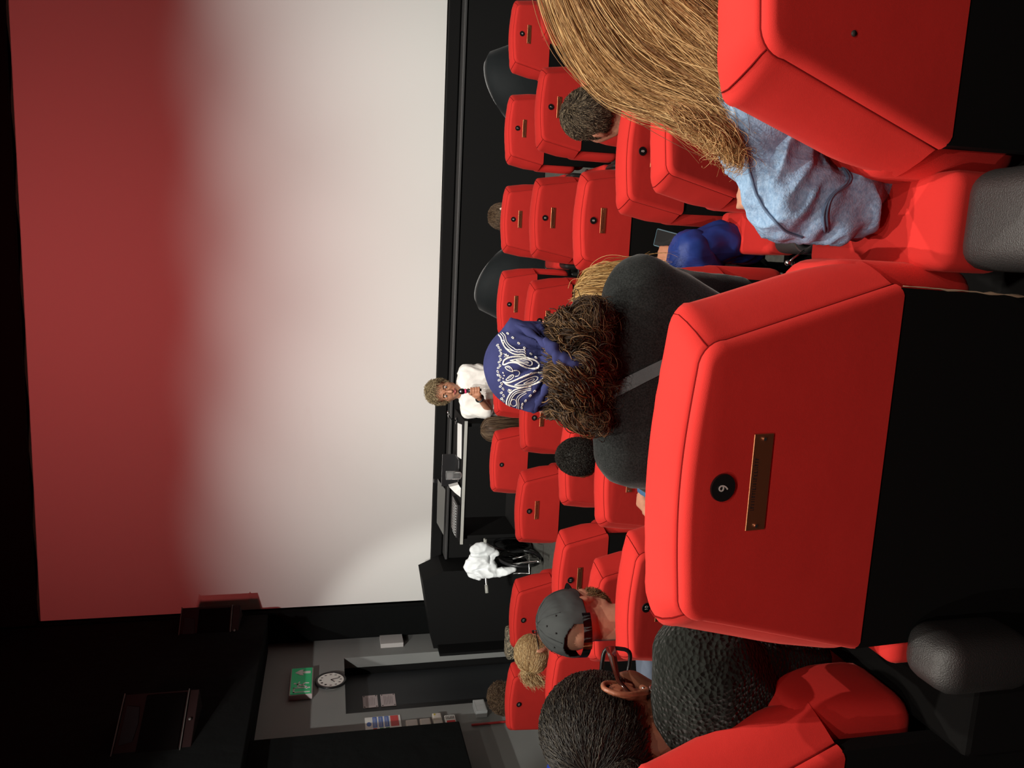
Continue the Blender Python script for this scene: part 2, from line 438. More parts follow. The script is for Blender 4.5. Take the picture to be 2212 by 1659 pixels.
for nm, (z0, z1) in (('upper', (1.53, 1.68)), ('lower', (1.35, 1.50))):
    y0, y1 = 7.20, 7.42
    t = thing('door_plaque', f'small screwed pale text plaque, the {nm} of two on the black door', 'sign', (-4.5, 7.3, z0), 0)
    mbox('panel', (-4.5, -4.494, y0, y1, z0, z1), PLAQ, t, .001)
    bars('lettering', [(y0+.03+.002*k, y1-.03-.012*(k % 3), z1-.035-.016*k, z1-.041-.016*k+.004) for k in range(6)], -4.494, INK, t)
    for yy in (y0+.015, y1-.015):
        for zz in (z0+.015, z1-.015):
            bm = bmesh.new(); cyl(bm, (-4.495, yy, zz), (-4.490, yy, zz), .006, n=10); link('screw', b2m(bm), DARKSTEEL, t)

# black acoustic boxes on the left wall: upper run all along, near block hanging down
struct('trim_2', (-4.3, -3.86, -4, 8.1, 2.81, CEIL), BLKCLOTH, .01)
struct('trim_3', (-4.3, -4.02, -3.9, 6.12, 1.05, 2.81), BLKCLOTH, .01)

# exit sign, facing into the room from the left wall
def leftpt(ix, iy, x): return atx(ix, iy, x)
t = thing('exit_sign', 'green and white running man exit sign with an arrow pointing up', 'sign', (-4.3, 7.4, 2.2))
mbox('housing', (-4.30, -4.245, 7.12, 7.62, 2.175, 2.395), mat('sign_rim', (.6, .5, .5), .4), t, .006)
mbox('face', (-4.245, -4.240, 7.13, 7.61, 2.185, 2.385), GREENP, t, .001)
def poly_on_left(bm, pts, x, th=.003):
    vs = [bm.verts.new((x, p[0], p[1])) for p in pts]; ws = [bm.verts.new((x+th, p[0], p[1])) for p in pts]
    try:
        bm.faces.new(vs[::-1]); bm.faces.new(ws)
        for i in range(len(pts)): j = (i+1) % len(pts); bm.faces.new((vs[i], vs[j], ws[j], ws[i]))
    except ValueError: pass
WSIGN = mat('sign_white', (.75, .75, .72), .5)
bm = bmesh.new()  # arrow (pointing up), then a doorway and a running figure; the sign reads with +Y to the right
ax = 7.52
poly_on_left(bm, [(ax-.02, 2.20), (ax+.02, 2.20), (ax+.02, 2.28), (ax+.055, 2.265), (ax+.05, 2.30), (ax, 2.355), (ax-.05, 2.30), (ax-.055, 2.265), (ax-.02, 2.28)], -4.240)
link('arrow', b2m(bm), WSIGN, t, False)
bm = bmesh.new()
for r_ in ((7.15, 7.165, 2.2, 2.36), (7.15, 7.24, 2.345, 2.36), (7.225, 7.24, 2.2, 2.36)): box(bm, -4.240, -4.237, r_[0], r_[1], r_[2], r_[3])
link('doorway_symbol', b2m(bm), WSIGN, t, False)
bm = bmesh.new()
cyl(bm, (-4.240, 7.315, 2.345), (-4.237, 7.315, 2.345), .014, n=14)
for a, b, r_ in (((7.30, 2.325), (7.275, 2.275), .013), ((7.275, 2.275), (7.32, 2.25), .008), ((7.32, 2.25), (7.315, 2.21), .007), ((7.275, 2.275), (7.25, 2.235), .008), ((7.25, 2.235), (7.215, 2.23), .007), ((7.30, 2.32), (7.345, 2.30), .006), ((7.30, 2.32), (7.25, 2.315), .006), ((7.25, 2.315), (7.24, 2.285), .006)):
    d = Vector((0, b[0]-a[0], b[1]-a[1])).normalized(); nrm = Vector((0, -d.z, d.y))*r_
    A, B = Vector((0, *a)), Vector((0, *b))
    poly_on_left(bm, [(q.y, q.z) for q in (A-nrm, A+nrm, B+nrm, B-nrm)], -4.240)
link('running_figure', b2m(bm), WSIGN, t, False)

# wall clock
t = thing('wall_clock', 'round white wall clock with a thick black rim above the door', 'clock', (-4.3, 7.40, 2.0))
bm = bmesh.new(); cyl(bm, (-4.3, 7.40, 2.0), (-4.275, 7.40, 2.0), .137, n=48); link('dial', b2m(bm), WHITE, t, False)
bm = bmesh.new()
tube_bm(bm, [(-4.28, 7.40+.142*math.cos(a), 2.0+.142*math.sin(a)) for a in np.linspace(0, 2*math.pi, 49)[:-1]], .014, 8, True); link('rim', b2m(bm), PLASTIC, t)
for h_ in range(12):
    bm = bmesh.new()
    a = h_*math.pi/6; r0_ = .100
    cy0, cz0 = 7.40+math.sin(a)*r0_, 2.0+math.cos(a)*r0_
    box(bm, -4.275, -4.2735, cy0-.005, cy0+.005, cz0-.011, cz0+.011)
    if h_ in (10, 11, 0): box(bm, -4.275, -4.2735, cy0+.008, cy0+.014, cz0-.011, cz0+.011)
    link('numeral', b2m(bm), INK, t, False)
for nm, a, L in (('hour_hand', math.radians(-128), .06), ('minute_hand', math.radians(165), .09)):
    bm = bmesh.new(); tube_bm(bm, [(-4.270, 7.40, 2.0), (-4.270, 7.40+math.sin(a)*L, 2.0+math.cos(a)*L)], .003, 6); link(nm, b2m(bm), INK, t)

# fire notice and boxes beside the door
t = wall_sheet('fire_notice', 'white fire notice with blue and red text blocks beside the doorway', 'sign', 6.49, 6.72, 1.36, 1.69, WSIGN)
bars('blue_block', [(6.55, 6.715, 1.58-.055*k, 1.62-.055*k) for k in (0, 1, 2)], -4.294, BLUEP, t)
bars('red_block', [(6.55, 6.715, 1.38, 1.455)], -4.294, REDP, t); bars('red_icon', [(6.50, 6.54, 1.585, 1.62)], -4.294, REDP, t)
bars('green_icon', [(6.50, 6.54, 1.525, 1.56), (6.50, 6.54, 1.47, 1.505)], -4.294, GREENT, t)
bm = bmesh.new(); sph(bm, (-4.294, 6.61, 1.655), (.002, .035, .022), 8); link('blue_oval', b2m(bm), BLUEP, t)
bars('text_line', [(6.56, 6.70, 1.61-.055*k-.008*j, 1.6115-.055*k-.008*j) for k in (0, 1, 2) for j in (0, 1, 2)], -4.2925, WSIGN, t)
CREAM = mat('cream_box', (.60, .55, .48), .5); BROWNS = mat('box_front', (.55, .50, .46), .45)
for i, (y0, y1, z0, z1, lab) in enumerate(((6.44, 6.56, 1.215, 1.325, 'cream switch box on the left wall, topmost, directly below the fire notice'), (6.44, 6.56, 1.095, 1.195, 'cream switch box on the left wall, second below the fire notice'),
                              (6.43, 6.52, .985, 1.07, 'cream thermostat box on the left wall with a plain cover'), (6.54, 6.63, .985, 1.07, 'cream control box on the left wall with a yellow mark, nearest the doorway'))):
    t = thing('wall_box', lab, 'switch box', (-4.3, y0, z0), 0)
    mbox('case', (-4.3, -4.25, y0, y1, z0, z1), CREAM, t, .008)
    bars('cover', [(y0+.012, y1-.012, z0+.012, z1-.012)], -4.25, BROWNS, t)
    if i == 3: bars('yellow_mark', [(y0+.05, y0+.075, z1-.03, z1-.015)], -4.2485, mat('yellow', (.5, .4, .05), .5), t)
t = thing('fire_call_point', 'white and red fire alarm call point lowest of the boxes on the left wall', 'alarm', (-4.3, 6.47, .86))
mbox('case', (-4.3, -4.25, 6.42, 6.58, .86, .96), WHITE, t, .008)
bars('red_panel', [(6.43, 6.49, .87, .95)], -4.25, REDP, t)
bars('vent_slot', [(6.51, 6.565, .875+.014*k, .881+.014*k) for k in range(6)], -4.25, INK, t)
t = thing('socket_box', 'grey metal socket box low on the left wall by the curly haired man', 'socket box', (-4.3, 6.66, .55))
mbox('case', (-4.3, -4.23, 6.56, 6.76, .545, .655), mat('grey_box', (.32, .33, .33), .5), t, .006)
bars('socket_face', [(6.575, 6.66, .56, .64), (6.67, 6.745, .56, .64)], -4.23, mat('grey_light', (.42, .43, .43), .5), t)
bm = bmesh.new(); tube_bm(bm, [(-4.285, 6.44, .72), (-4.285, 6.44, .5), (-4.285, 6.44, .02)], .011, 8)
tag(link('red_conduit', b2m(bm), mat('red_pipe', (.35, .02, .02), .5)), 'thin red conduit running down the left wall below the black panel', 'pipe')
t = wall_sheet('wall_plate', 'blank pale rectangular plate on the left wall between clock and curtain', 'plate', 8.02, 8.22, 1.21, 1.46, mat('pale_plate', (.42, .40, .39), .6), th=.05)
bm = bmesh.new(); pts = [atx(x_, y_, -4.27) for x_, y_ in ((873, 1325), (879, 1335), (877, 1345), (888, 1356), (905, 1363), (921, 1366))]
tube_bm(bm, [Vector(p) for p in resample(pts, 24)], .006, 8); tag(link('white_cable', b2m(bm), WHITE), 'loose white cable curving down the left wall beside the screen', 'cable')

for o_ in [o for o in COL.objects if o.parent is None and o.type in ('EMPTY', 'MESH') and o.name.split('.')[0] in
           ('door_plaque', 'exit_sign', 'wall_clock', 'fire_notice', 'wall_box', 'fire_call_point', 'socket_box', 'red_conduit', 'wall_plate')]:
    o_.location.z += .15

# ------------------------------------------------------------------ screen, masking, stage front
SY, SX0, SX1, SZ0, SZ1 = 8.36, -3.92, 3.9, 1.04, 5.10
bm = bmesh.new(); NX, NZ = 60, 24; G2 = []
for yy_ in (SY, SY+.02):
    G2.append([[bm.verts.new((SX0+(SX1-SX0)*i/NX, yy_, SZ0+(SZ1-SZ0)*j/NZ + .012*math.sin(i)*(j/NZ)**6 + .02*(1-j/NZ)*i/NX)) for i in range(NX+1)] for j in range(NZ+1)])
for j in range(NZ):
    for i in range(NX):
        for g_, fl_ in ((G2[0], False), (G2[1], True)):
            q = (g_[j][i], g_[j][i+1], g_[j+1][i+1], g_[j+1][i]); bm.faces.new(q[::-1] if fl_ else q)
F0, B0 = G2
for i in range(NX):
    bm.faces.new((F0[0][i+1], F0[0][i], B0[0][i], B0[0][i+1])); bm.faces.new((F0[NZ][i], F0[NZ][i+1], B0[NZ][i+1], B0[NZ][i]))
for j in range(NZ):
    bm.faces.new((F0[j][0], F0[j+1][0], B0[j+1][0], B0[j][0])); bm.faces.new((F0[j+1][NX], F0[j][NX], B0[j][NX], B0[j+1][NX]))
tag(link('cinema_screen', b2m(bm), SCREENM, None, False), 'large white cinema projection screen filling the front wall', 'screen')
t = thing('screen_masking', 'black velvet masking frame around the projection screen', 'curtain', (0, 8.4, 0))
mbox('side_drape', (-4.28, SX0, 8.22, 8.34, .35, CEIL-.02), BLKCLOTH, t, .03)
mbox('top_drape', (SX0, 5.0, 8.24, 8.30, 5.09, CEIL-.02), BLKCLOTH, t, .01)
mbox('lower_panel', (SX0-.02, 5.0, 8.25, 8.33, .93, 1.05), BLKPAINT, t, .01)
t = thing('stage_riser', 'low black stage front running below the projection screen', 'stage', (0, 8.15, 0))
mbox('front_panel', (-3.3, 5.0, 8.06, 8.24, .005, .90), BLKPAINT, t, .01)
mbox('ledge', (-3.3, 5.0, 8.03, 8.24, .90, .925), mat('ledge_black', (.03, .03, .03), .5), t, .004)
t = thing('stage_wing', 'matt black upright box standing at the left end of the screen', 'box', (-3.8, 7.95, 0))
bm = bmesh.new()
prof = [(-4.20, .02), (-4.20, 1.06), (-3.42, 1.20), (-3.32, .98), (-3.32, .02)]
A = [bm.verts.new((x, 7.75, z)) for x, z in prof]; B = [bm.verts.new((x, 8.2, z)) for x, z in prof]
bm.faces.new(A); bm.faces.new(B[::-1])
for i in range(5): j = (i+1) % 5; bm.faces.new((A[j], A[i], B[i], B[j]))
link('case', b2m(bm), BLKPAINT, t, False)
mbox('side_flap', (-4.19, -4.16, 7.55, 7.75, .25, 1.02), BLKPAINT, t, .004)

# ------------------------------------------------------------------ wall speakers
WOOD = mat('dark_red_wood', (.010, .003, .003), .7, spec=.15); GRILLE = mat('black_grille', (.002, .0012, .0012), .95, spec=.03)
def speaker(label, c, rz, s):
    t = thing('wall_speaker', label, 'speaker', c, rz, None)
    def part(nm, b, mt, bev=.006):
        bm = bmesh.new(); box(bm, *[q*s for q in b], bev); return link(nm, b2m(bm), mt, t, False, world=False)
    part('cabinet', (-.28, .28, -.20, .14, -.30, .30), WOOD)
    part('grille', (-.255, .255, -.212, -.198, -.20, .12), GRILLE)
    part('top_rim', (-.285, .285, -.215, -.195, .293, .302), mat('rim_grey', (.06, .055, .05), .5), .002)
    part('lower_rim', (-.285, .285, -.215, -.195, -.222, -.214), MATS['rim_grey'], .002)
    bm = bmesh.new(); pts = [(-.17*s, -.208*s, .26*s), (.17*s, -.208*s, .26*s), (.15*s, -.208*s, .16*s), (0, -.208*s, .145*s), (-.15*s, -.208*s, .16*s)]
    vs = [bm.verts.new(p) for p in pts]; ws = [bm.verts.new((p[0], p[1]+.02, p[2])) for p in pts]
    bm.faces.new(vs); bm.faces.new(ws[::-1])
    for i in range(5): j = (i+1) % 5; bm.faces.new((vs[j], vs[i], ws[i], ws[j]))
    link('horn', b2m(bm), PLASTIC, t, False, world=False)
    bm = bmesh.new(); cyl(bm, (0, -.21*s, -.26*s), (0, -.218*s, -.26*s), .012*s, n=12); link('badge', b2m(bm), MATS['rim_grey'], t, world=False)
    bm = bmesh.new(); tube_bm(bm, [(0, .0, .30*s), (0, .02, .42*s), (.0, .30*s, .50*s)], .012, 8); link('bracket', b2m(bm), DARKSTEEL, t, world=False)
    return t
speaker('dark red wall speaker beside the top left of the screen', at(456, 1378, 7.9), math.radians(44), .95)
speaker('dark red wall speaker on the left wall nearer the seats', at(345, 1588, 6.15), math.radians(62), .95)

# ------------------------------------------------------------------ cinema seats
def outline(ht, hb, st, sb, R, arch, n_side=10, n_cor=7, n_top=17):
    """open outline of the back panel from bottom left, over the top, to bottom right: (x, s, nx, ns)"""
    pts = []
    for i in range(n_side):
        f = i/n_side; pts.append((-(hb+(ht-hb)*f), sb+(st-R-sb)*f))
    for i in range(n_cor):
        a = math.pi - (math.pi/2)*i/n_cor
        pts.append((-ht+R+R*math.cos(a), st-R+R*math.sin(a)))
    for i in range(n_top+1):
        f = i/n_top; pts.append(((-ht+R)+(2*ht-2*R)*f, st+arch*math.sin(math.pi*f)))
    for i in range(1, n_cor+1):
        a = math.pi/2 - (math.pi/2)*i/n_cor
        pts.append((ht-R+R*math.cos(a), st-R+R*math.sin(a)))
    for i in range(1, n_side+1):
        f = i/n_side; pts.append(((ht+(hb-ht)*f), st-R+(sb-st+R)*f))
    out = []
    for i, p in enumerate(pts):
        a = pts[max(i-1, 0)]; b = pts[min(i+1, len(pts)-1)]
        t = Vector((b[0]-a[0], b[1]-a[1])).normalized(); out.append((p[0], p[1], -t.y, t.x))
    return out
RINGS = [(0, -.016, -.014), (.0015, -.010, -.009), (.006, -.003, -.003), (.013, .0005, .0005), (.017, .0005, .0005), (.0185, -.0035, -.004), (.0205, -.0038, -.004),
         (.0225, .001, .0015), (.028, .006, .004), (.045, .021, .007), (.068, .036, .008), (.092, .046, .004), (.112, .046, -.004), (.128, .038, -.016), (.139, .024, -.034), (.144, .004, -.058)]
def seat_meshes(ht, hb, st, sb, hd, lean, rest_w, gap, kd=1.0, wide=False):
    """returns dict of meshes in the seat's own frame (origin on the floor below the number disc)"""
    u = Vector((0, -math.sin(lean), math.cos(lean))); n = Vector((0, math.cos(lean), math.sin(lean)))
    O = Vector((0, 0, hd))
    W = lambda x, s, d: O + Vector((x, 0, 0)) + u*s + n*d
    ol = outline(ht, hb, st, sb, .04, .012)
    bm = bmesh.new(); rings = []
    for k, (d, os_, ot) in enumerate(RINGS):
        ring = []
        for (x, s, nx, ns) in ol:
            frac = min(1, max(0, (s-sb)/.10))           # side bulge is a little flatter near the lower end
            oo = os_*(.75+.25*frac) if os_ > 0 else os_
            pull = -.03*(1-frac)*(d/.144)**3
            puck = .0012*math.sin(x*140)*max(0, abs(nx))*abs(ns)*4 if k > 8 else 0
            ring.append(bm.verts.new(W(x+nx*(oo)+0, s+ns*(ot+puck) + (0.0 if s > sb+.001 else 0), d + pull)))
        rings.append(ring)
    N = len(ol)
    for k in range(len(rings)-1):
        for i in range(N-1): bm.faces.new((rings[k][i], rings[k+1][i], rings[k+1][i+1], rings[k][i+1]))
    def fill(ring, bulge):   # fill the panel with horizontal rows so that it stays smooth
        m_ = N//2
        for i in range(m_):
            a, b = ring[i], ring[i+1]; c, d_ = ring[N-2-i], ring[N-1-i]
            vs = []
            for q in (a, b, c, d_):
                if q not in vs: vs.append(q)
            if len(vs) >= 3:
                try: bm.faces.new(vs if bulge > 0 else vs[::-1])
                except ValueError: pass
    fill(rings[0], 1); fill(rings[-1], -1)
    bottom = [r[0] for r in rings] + [r[-1] for r in rings][::-1]
    try: bm.faces.new(bottom)
    except ValueError: pass
    bmesh.ops.recalc_face_normals(bm, faces=bm.faces[:])
    D = {}
    me = b2m(bm, 'backrest'); autosmooth(me, 50); D['backrest'] = me
    # piping in the groove and the mitred corner seams
    bm = bmesh.new()
    tube_bm(bm, [W(x+nx*-.0008, s+ns*-.001, .0195) for (x, s, nx, ns) in ol], .0021, 6)
    for sd in (0, 1):
        i = 10+3 if sd == 0 else N-1-13
        x, s, nx, ns = ol[i]
        tube_bm(bm, [W(x+nx*(o_+.0002), s+ns*(t_+.0002), d_) for d_, o_, t_ in RINGS[6:13]], .0013, 5)
    D['piping'] = b2m(bm, 'piping')
    # lower cushion, seen from the side below the notch
    bm = bmesh.new()
    box(bm, -(hb+.035), hb+.035, .090, (.27 if kd > 1 else .22), .50, hd+sb*.72, .05, 5)
    D['lumbar_cushion'] = b2m(bm, 'lumbar_cushion')
    # black rear panel
    bm = bmesh.new(); zb = hd+sb*math.cos(lean); yb = -sb*math.sin(lean)
    A = [(-hb+.004, yb+.004, zb), (hb-.004, yb+.004, zb), (hb-.012, yb+.012, .34), (hb-.05, yb+.02, .26), (-hb+.05, yb+.02, .26), (-hb+.012, yb+.012, .34)]
    F_ = [bm.verts.new(p) for p in A]; B_ = [bm.verts.new((p[0], p[1]+.03, p[2])) for p in A]
    bm.faces.new(F_); bm.faces.new(B_[::-1])
    for i in range(6): j = (i+1) % 6; bm.faces.new((F_[j], F_[i], B_[i], B_[j]))
    D['back_shell'] = b2m(bm, 'back_shell')
    bm = bmesh.new(); box(bm, -hb+.01, hb-.01, .19, .56, .37, .485, .04, 4); D['seat_cushion'] = b2m(bm, 'seat_cushion')
    bm = bmesh.new(); box(bm, -hb+.01, hb-.01, .21, .31, .40, .80, .04, 4); D['folded_cushion'] = b2m(bm, 'seat_cushion')
    bm = bmesh.new(); box(bm, -.05, .05, .12, .40, .0, .36, .01); box(bm, -.16, .16, .10, .45, .0, .03, .006); D['pedestal'] = b2m(bm, 'pedestal')
    # armrest on the right of the seat, between it and its neighbour
    xc = gap/2; rw = rest_w/2
    bm = bmesh.new(); box(bm, xc-rw, xc+rw, .055, .40, .50, .615, .022, 4); D['armrest_pad'] = b2m(bm, 'armrest_pad')
    bm = bmesh.new(); box(bm, xc-rw+.003, xc+rw-.003, (-.055 if wide else -.115), .05, .44, .612, .035, 5); D['armrest_cap'] = b2m(bm, 'armrest_cap')
    bm = bmesh.new(); tube_bm(bm, [(xc+.042*math.cos(a), .445+.042*math.sin(a), .585) for a in np.linspace(0, 2*math.pi, 29)[:-1]], .0075, 8, True)
    for k in range(24):
        a, b = 2*math.pi*k/24, 2*math.pi*(k+1)/24
        v = [bm.verts.new((xc+r_*math.cos(q), .445+r_*math.sin(q), z_)) for q, r_, z_ in ((a, .038, .585), (b, .038, .585), (b, .032, .51), (a, .032, .51))]; bm.faces.new(v)
    D['cup_holder'] = b2m(bm, 'cup_holder')
    bm = bmesh.new(); box(bm, (hb-.01 if wide else xc-rw*.55), xc+rw*.55, .0, .40, .0, .50, .01); D['side_panel'] = b2m(bm, 'side_panel')
    # number disc and name plate
    bm = bmesh.new(); M = Matrix.Translation(W(0, 0, -.002)) @ Matrix.Rotation(lean, 4, 'X') @ Matrix.Rotation(math.pi/2, 4, 'X')
    bmesh.ops.create_cone(bm, cap_ends=True, segments=32, radius1=.0168*kd, radius2=.0165*kd, depth=.003, matrix=M)
    D['number_disc'] = b2m(bm, 'number_disc')
    bm = bmesh.new(); Lm = Matrix.Translation(W(0, 0, 0)) @ Matrix((( 1, 0, 0), (0, n.y, u.y), (0, n.z, u.z))).to_4x4()
    box(bm, -.056*kd, .062*kd, -.0022, .0002, -.066*kd, -.038*kd, .0006, 1, Lm); D['name_plate'] = b2m(bm, 'name_plate')
    for nm, xx in (('screw', -.050*kd), ('screw_b', .056*kd)):
        bm = bmesh.new(); cyl(bm, Lm @ Vector((xx, -.002, -.052*kd)), Lm @ Vector((xx, -.0045, -.052*kd)), .0026, n=10); D[nm] = b2m(bm, 'screw')
    bm = bmesh.new(); r_ = random.Random(3); x = -.036
    while x < .038:
        wdt = r_.choice((.0012, .0022, .003)); box(bm, x, x+wdt*.45, -.0029, -.0024, -.055, -.049, 0, 1, Lm)
        if r_.random() > .35: box(bm, x, x+wdt, -.0029, -.0024, *( (-.0502, -.049) if r_.random() > .5 else (-.055, -.0538)), 0, 1, Lm)
        x += wdt+.0016
    D['engraving'] = b2m(bm, 'engraving')
    D['_L'] = Lm; D['_zb'] = zb
    return D
SEATMATS = dict(folded_cushion=RED, backrest=RED, piping=SEAM, lumbar_cushion=RED, back_shell=BLACKF, seat_cushion=RED, pedestal=DARKSTEEL, armrest_pad=RED, armrest_cap=CAPPL,
                cup_holder=PLASTIC, side_panel=BLACKF, number_disc=PLASTIC, name_plate=BRASS, screw=STEEL, screw_b=STEEL, engraving=INK)
SMALL = seat_meshes(.188, .224, .044, -.205, .97, math.radians(9), .075, .60)
MID = seat_meshes(.188, .235, .044, -.22, .97, math.radians(9), .15, .78)
BIG = seat_meshes(.200, .285, .043, -.285, .975, math.radians(8), .15, .765, 1.18)
BIGN = seat_meshes(.200, .285, .043, -.285, .975, math.radians(8), .10, .92, 1.18, True)
for D in (SMALL, MID, BIG, BIGN):
    for k, me in D.items():
        if k.startswith('_'): continue
        me.materials.append(SEATMATS[k])
        if k not in ('back_shell', 'side_panel', 'pedestal', 'engraving', 'name_plate', 'screw', 'screw_b', 'number_disc'):
            for p in me.polygons: p.use_smooth = True
NUMM = mat('number_white', (.7, .68, .65), .5)
NUMCACHE = {}
def numeral(txt, L):
    key = (txt, id(L))
    if key not in NUMCACHE:
        c = bpy.data.curves.new('numeral', 'FONT'); c.body = txt; c.size = (.0165 if len(txt) > 1 else .0185)*(1.2 if L[2][3] > .972 else 1); c.align_x = 'CENTER'; c.align_y = 'CENTER'; c.extrude = .0004; c.offset = -.0001
        o = bpy.data.objects.new('tmp', c); COL.objects.link(o)
        o.matrix_world = Matrix.Identity(4)
        dg = bpy.context.evaluated_depsgraph_get(); dg.update()
        me = bpy.data.meshes.new_from_object(o.evaluated_get(dg)); bpy.data.objects.remove(o)
        me.transform(L @ Matrix.Translation((0, -.0045, .0)) @ Matrix.Rotation(math.pi/2, 4, 'X'))
        me.materials.append(NUMM); NUMCACHE[key] = me
    return NUMCACHE[key]
def seat(D, loc, num, plate, rest, label, group, rz=0, occupied=False):
    t = thing('cinema_chair', label, 'chair', loc, rz, group)
    def part(nm, par=t):
        o = bpy.data.objects.new(nm, D[nm]); COL.objects.link(o); o.parent = par; return o
    b = part('backrest'); part('piping', b)
    for nm in ('lumbar_cushion', 'back_shell', 'pedestal'): part(nm)
    q = bpy.data.objects.new('seat_cushion', D['seat_cushion' if occupied else 'folded_cushion']); COL.objects.link(q); q.parent = t
    if rest:
        a = part('armrest_pad'); part('armrest_cap'); part('cup_holder'); part('side_panel')
    if num:
        d = part('number_disc'); o = bpy.data.objects.new('numeral', numeral(num, D['_L'])); COL.objects.link(o); o.parent = d
    if plate:
        p = part('name_plate'); p['label'] = 'brass name plate'; part('engraving', p); part('screw', p)
        q = bpy.data.objects.new('screw', D['screw_b']); COL.objects.link(q); q.parent = p
    return t
ROWS = {  # row: (y, floor z, meshes, ordinal)
 'A': (5.31, -.005, SMALL, 'front'), 'B': (4.41, .015, SMALL, 'second'), 'C': (3.53, .02, SMALL, 'third'), 'D': (2.85, .073, SMALL, 'fourth'), 'E': (2.24, .19, MID, 'fifth'), 'G': (.92, .70, BIG, 'sixth'), 'H': (-.42, 1.05, BIG, 'unseen rear')}
WORD = {'6': 'six', '7': 'seven', '8': 'eight', '9': 'nine', '10': 'ten', '11': 'eleven', '12': 'twelve', '13': 'thirteen'}
SEATS = [
 ('A', 1.51, '6', 1, 1, 'above the left tub chair in the photo corner'), ('A', .90, '7', 1, 1, ''), ('A', .29, '8', 1, 1, ''), ('A', -.30, '9', 1, 1, ''), ('A', -.89, '10', 1, 1, ''), ('A', -1.47, '11', 0, 0, ''),
 ('B', 1.49, '6', 1, 1, ''), ('B', .88, '7', 1, 1, ''), ('B', .26, '8', 1, 1, ''), ('B', -.34, '9', 1, 1, ''), ('B', -.93, '10', 1, 1, ''), ('B', -1.52, '11', 1, 0, ''), ('B', -2.24, '12', 0, 1, ''), ('B', -2.82, '13', 0, 0, ''),
 ('C', .83, '7', 1, 1, ''), ('C', .21, '8', 1, 1, ''), ('C', -.39, '9', 1, 1, ''), ('C', -.99, '10', 1, 1, ''), ('C', -1.59, '11', 1, 1, ''), ('C', -2.20, '12', 0, 0, ''),
 ('D', .44, '8', 1, 0, ''), ('D', -.27, '9', 1, 1, ''), ('D', -.86, '10', 1, 1, ''), ('D', -1.47, '11', 1, 0, ''),
 ('E', .47, '8', 1, 0, ''), ('E', -.25, '9', 1, 1, ''), ('E', -1.12, '10', 1, 1, ''),
 ('G', .474, '', 0, 1, ''), ('G', -.291, '9', 1, 1, ''), ('G', -1.03, '10', 1, 1, ''),
 ('H', .46, '8', 0, 0, ''), ('H', -.30, '9', 0, 0, ''), ('H', -1.0, '10', 0, 0, '')]  # unseen chairs behind the camera, added to bounce red onto the sixth row
for (r_, x, num, plate, rest, extra) in SEATS:
    y, z, D, od = ROWS[r_]
    if num:
        lab = f'red upholstered cinema chair numbered {WORD[num]} in the {od} row from the screen' + ('' if plate else ', no name plate')
    else: lab = 'large red cinema chair missing its number disc, behind the woman with long blond hair'
    if r_ == 'G' and num == '10': D = BIGN
    if r_ == 'G' and not num: z -= .045
    occupied = (r_, num) in (('A', '8'), ('C', '12'), ('C', '11'), ('D', '8'), ('D', '10'), ('E', '9'), ('E', '10'), ('G', ''), ('G', '9'), ('G', '10'))
    s_ = seat(D, (x, y, z), num, plate, rest, lab, 'red cinema chairs', occupied=occupied)
    if r_ == 'G' and num != '10':
        zb = D['_zb']; r2 = random.Random(5)
        bm = bmesh.new(); k_ = 26
        tube_bm(bm, [(.283-.010*i/k_+r2.uniform(-.0008, .0008), .044+.006*i/k_, zb-.002-.34*i/k_) for i in range(k_)], [r2.choice((.0006, .001, .0018, .0030)) for i in range(k_)], 5)
        tag(link('frayed_edge', b2m(bm), mat('frayed_lining', (.45, .33, .22), .9), s_, world=False))
        bm = bmesh.new(); sph(bm, (-.20, .052, zb-.34), .005, 8); link('shell_screw', b2m(bm), BRASS, s_, world=False)
    if not num:
        bm = bmesh.new(); cyl(bm, D['_L'] @ Vector((-.16, -.002, -.09)), D['_L'] @ Vector((-.16, .003, -.09)), .004, n=12)
        link('screw_hole', b2m(bm), MATS['rim_grey'], s_, world=False)

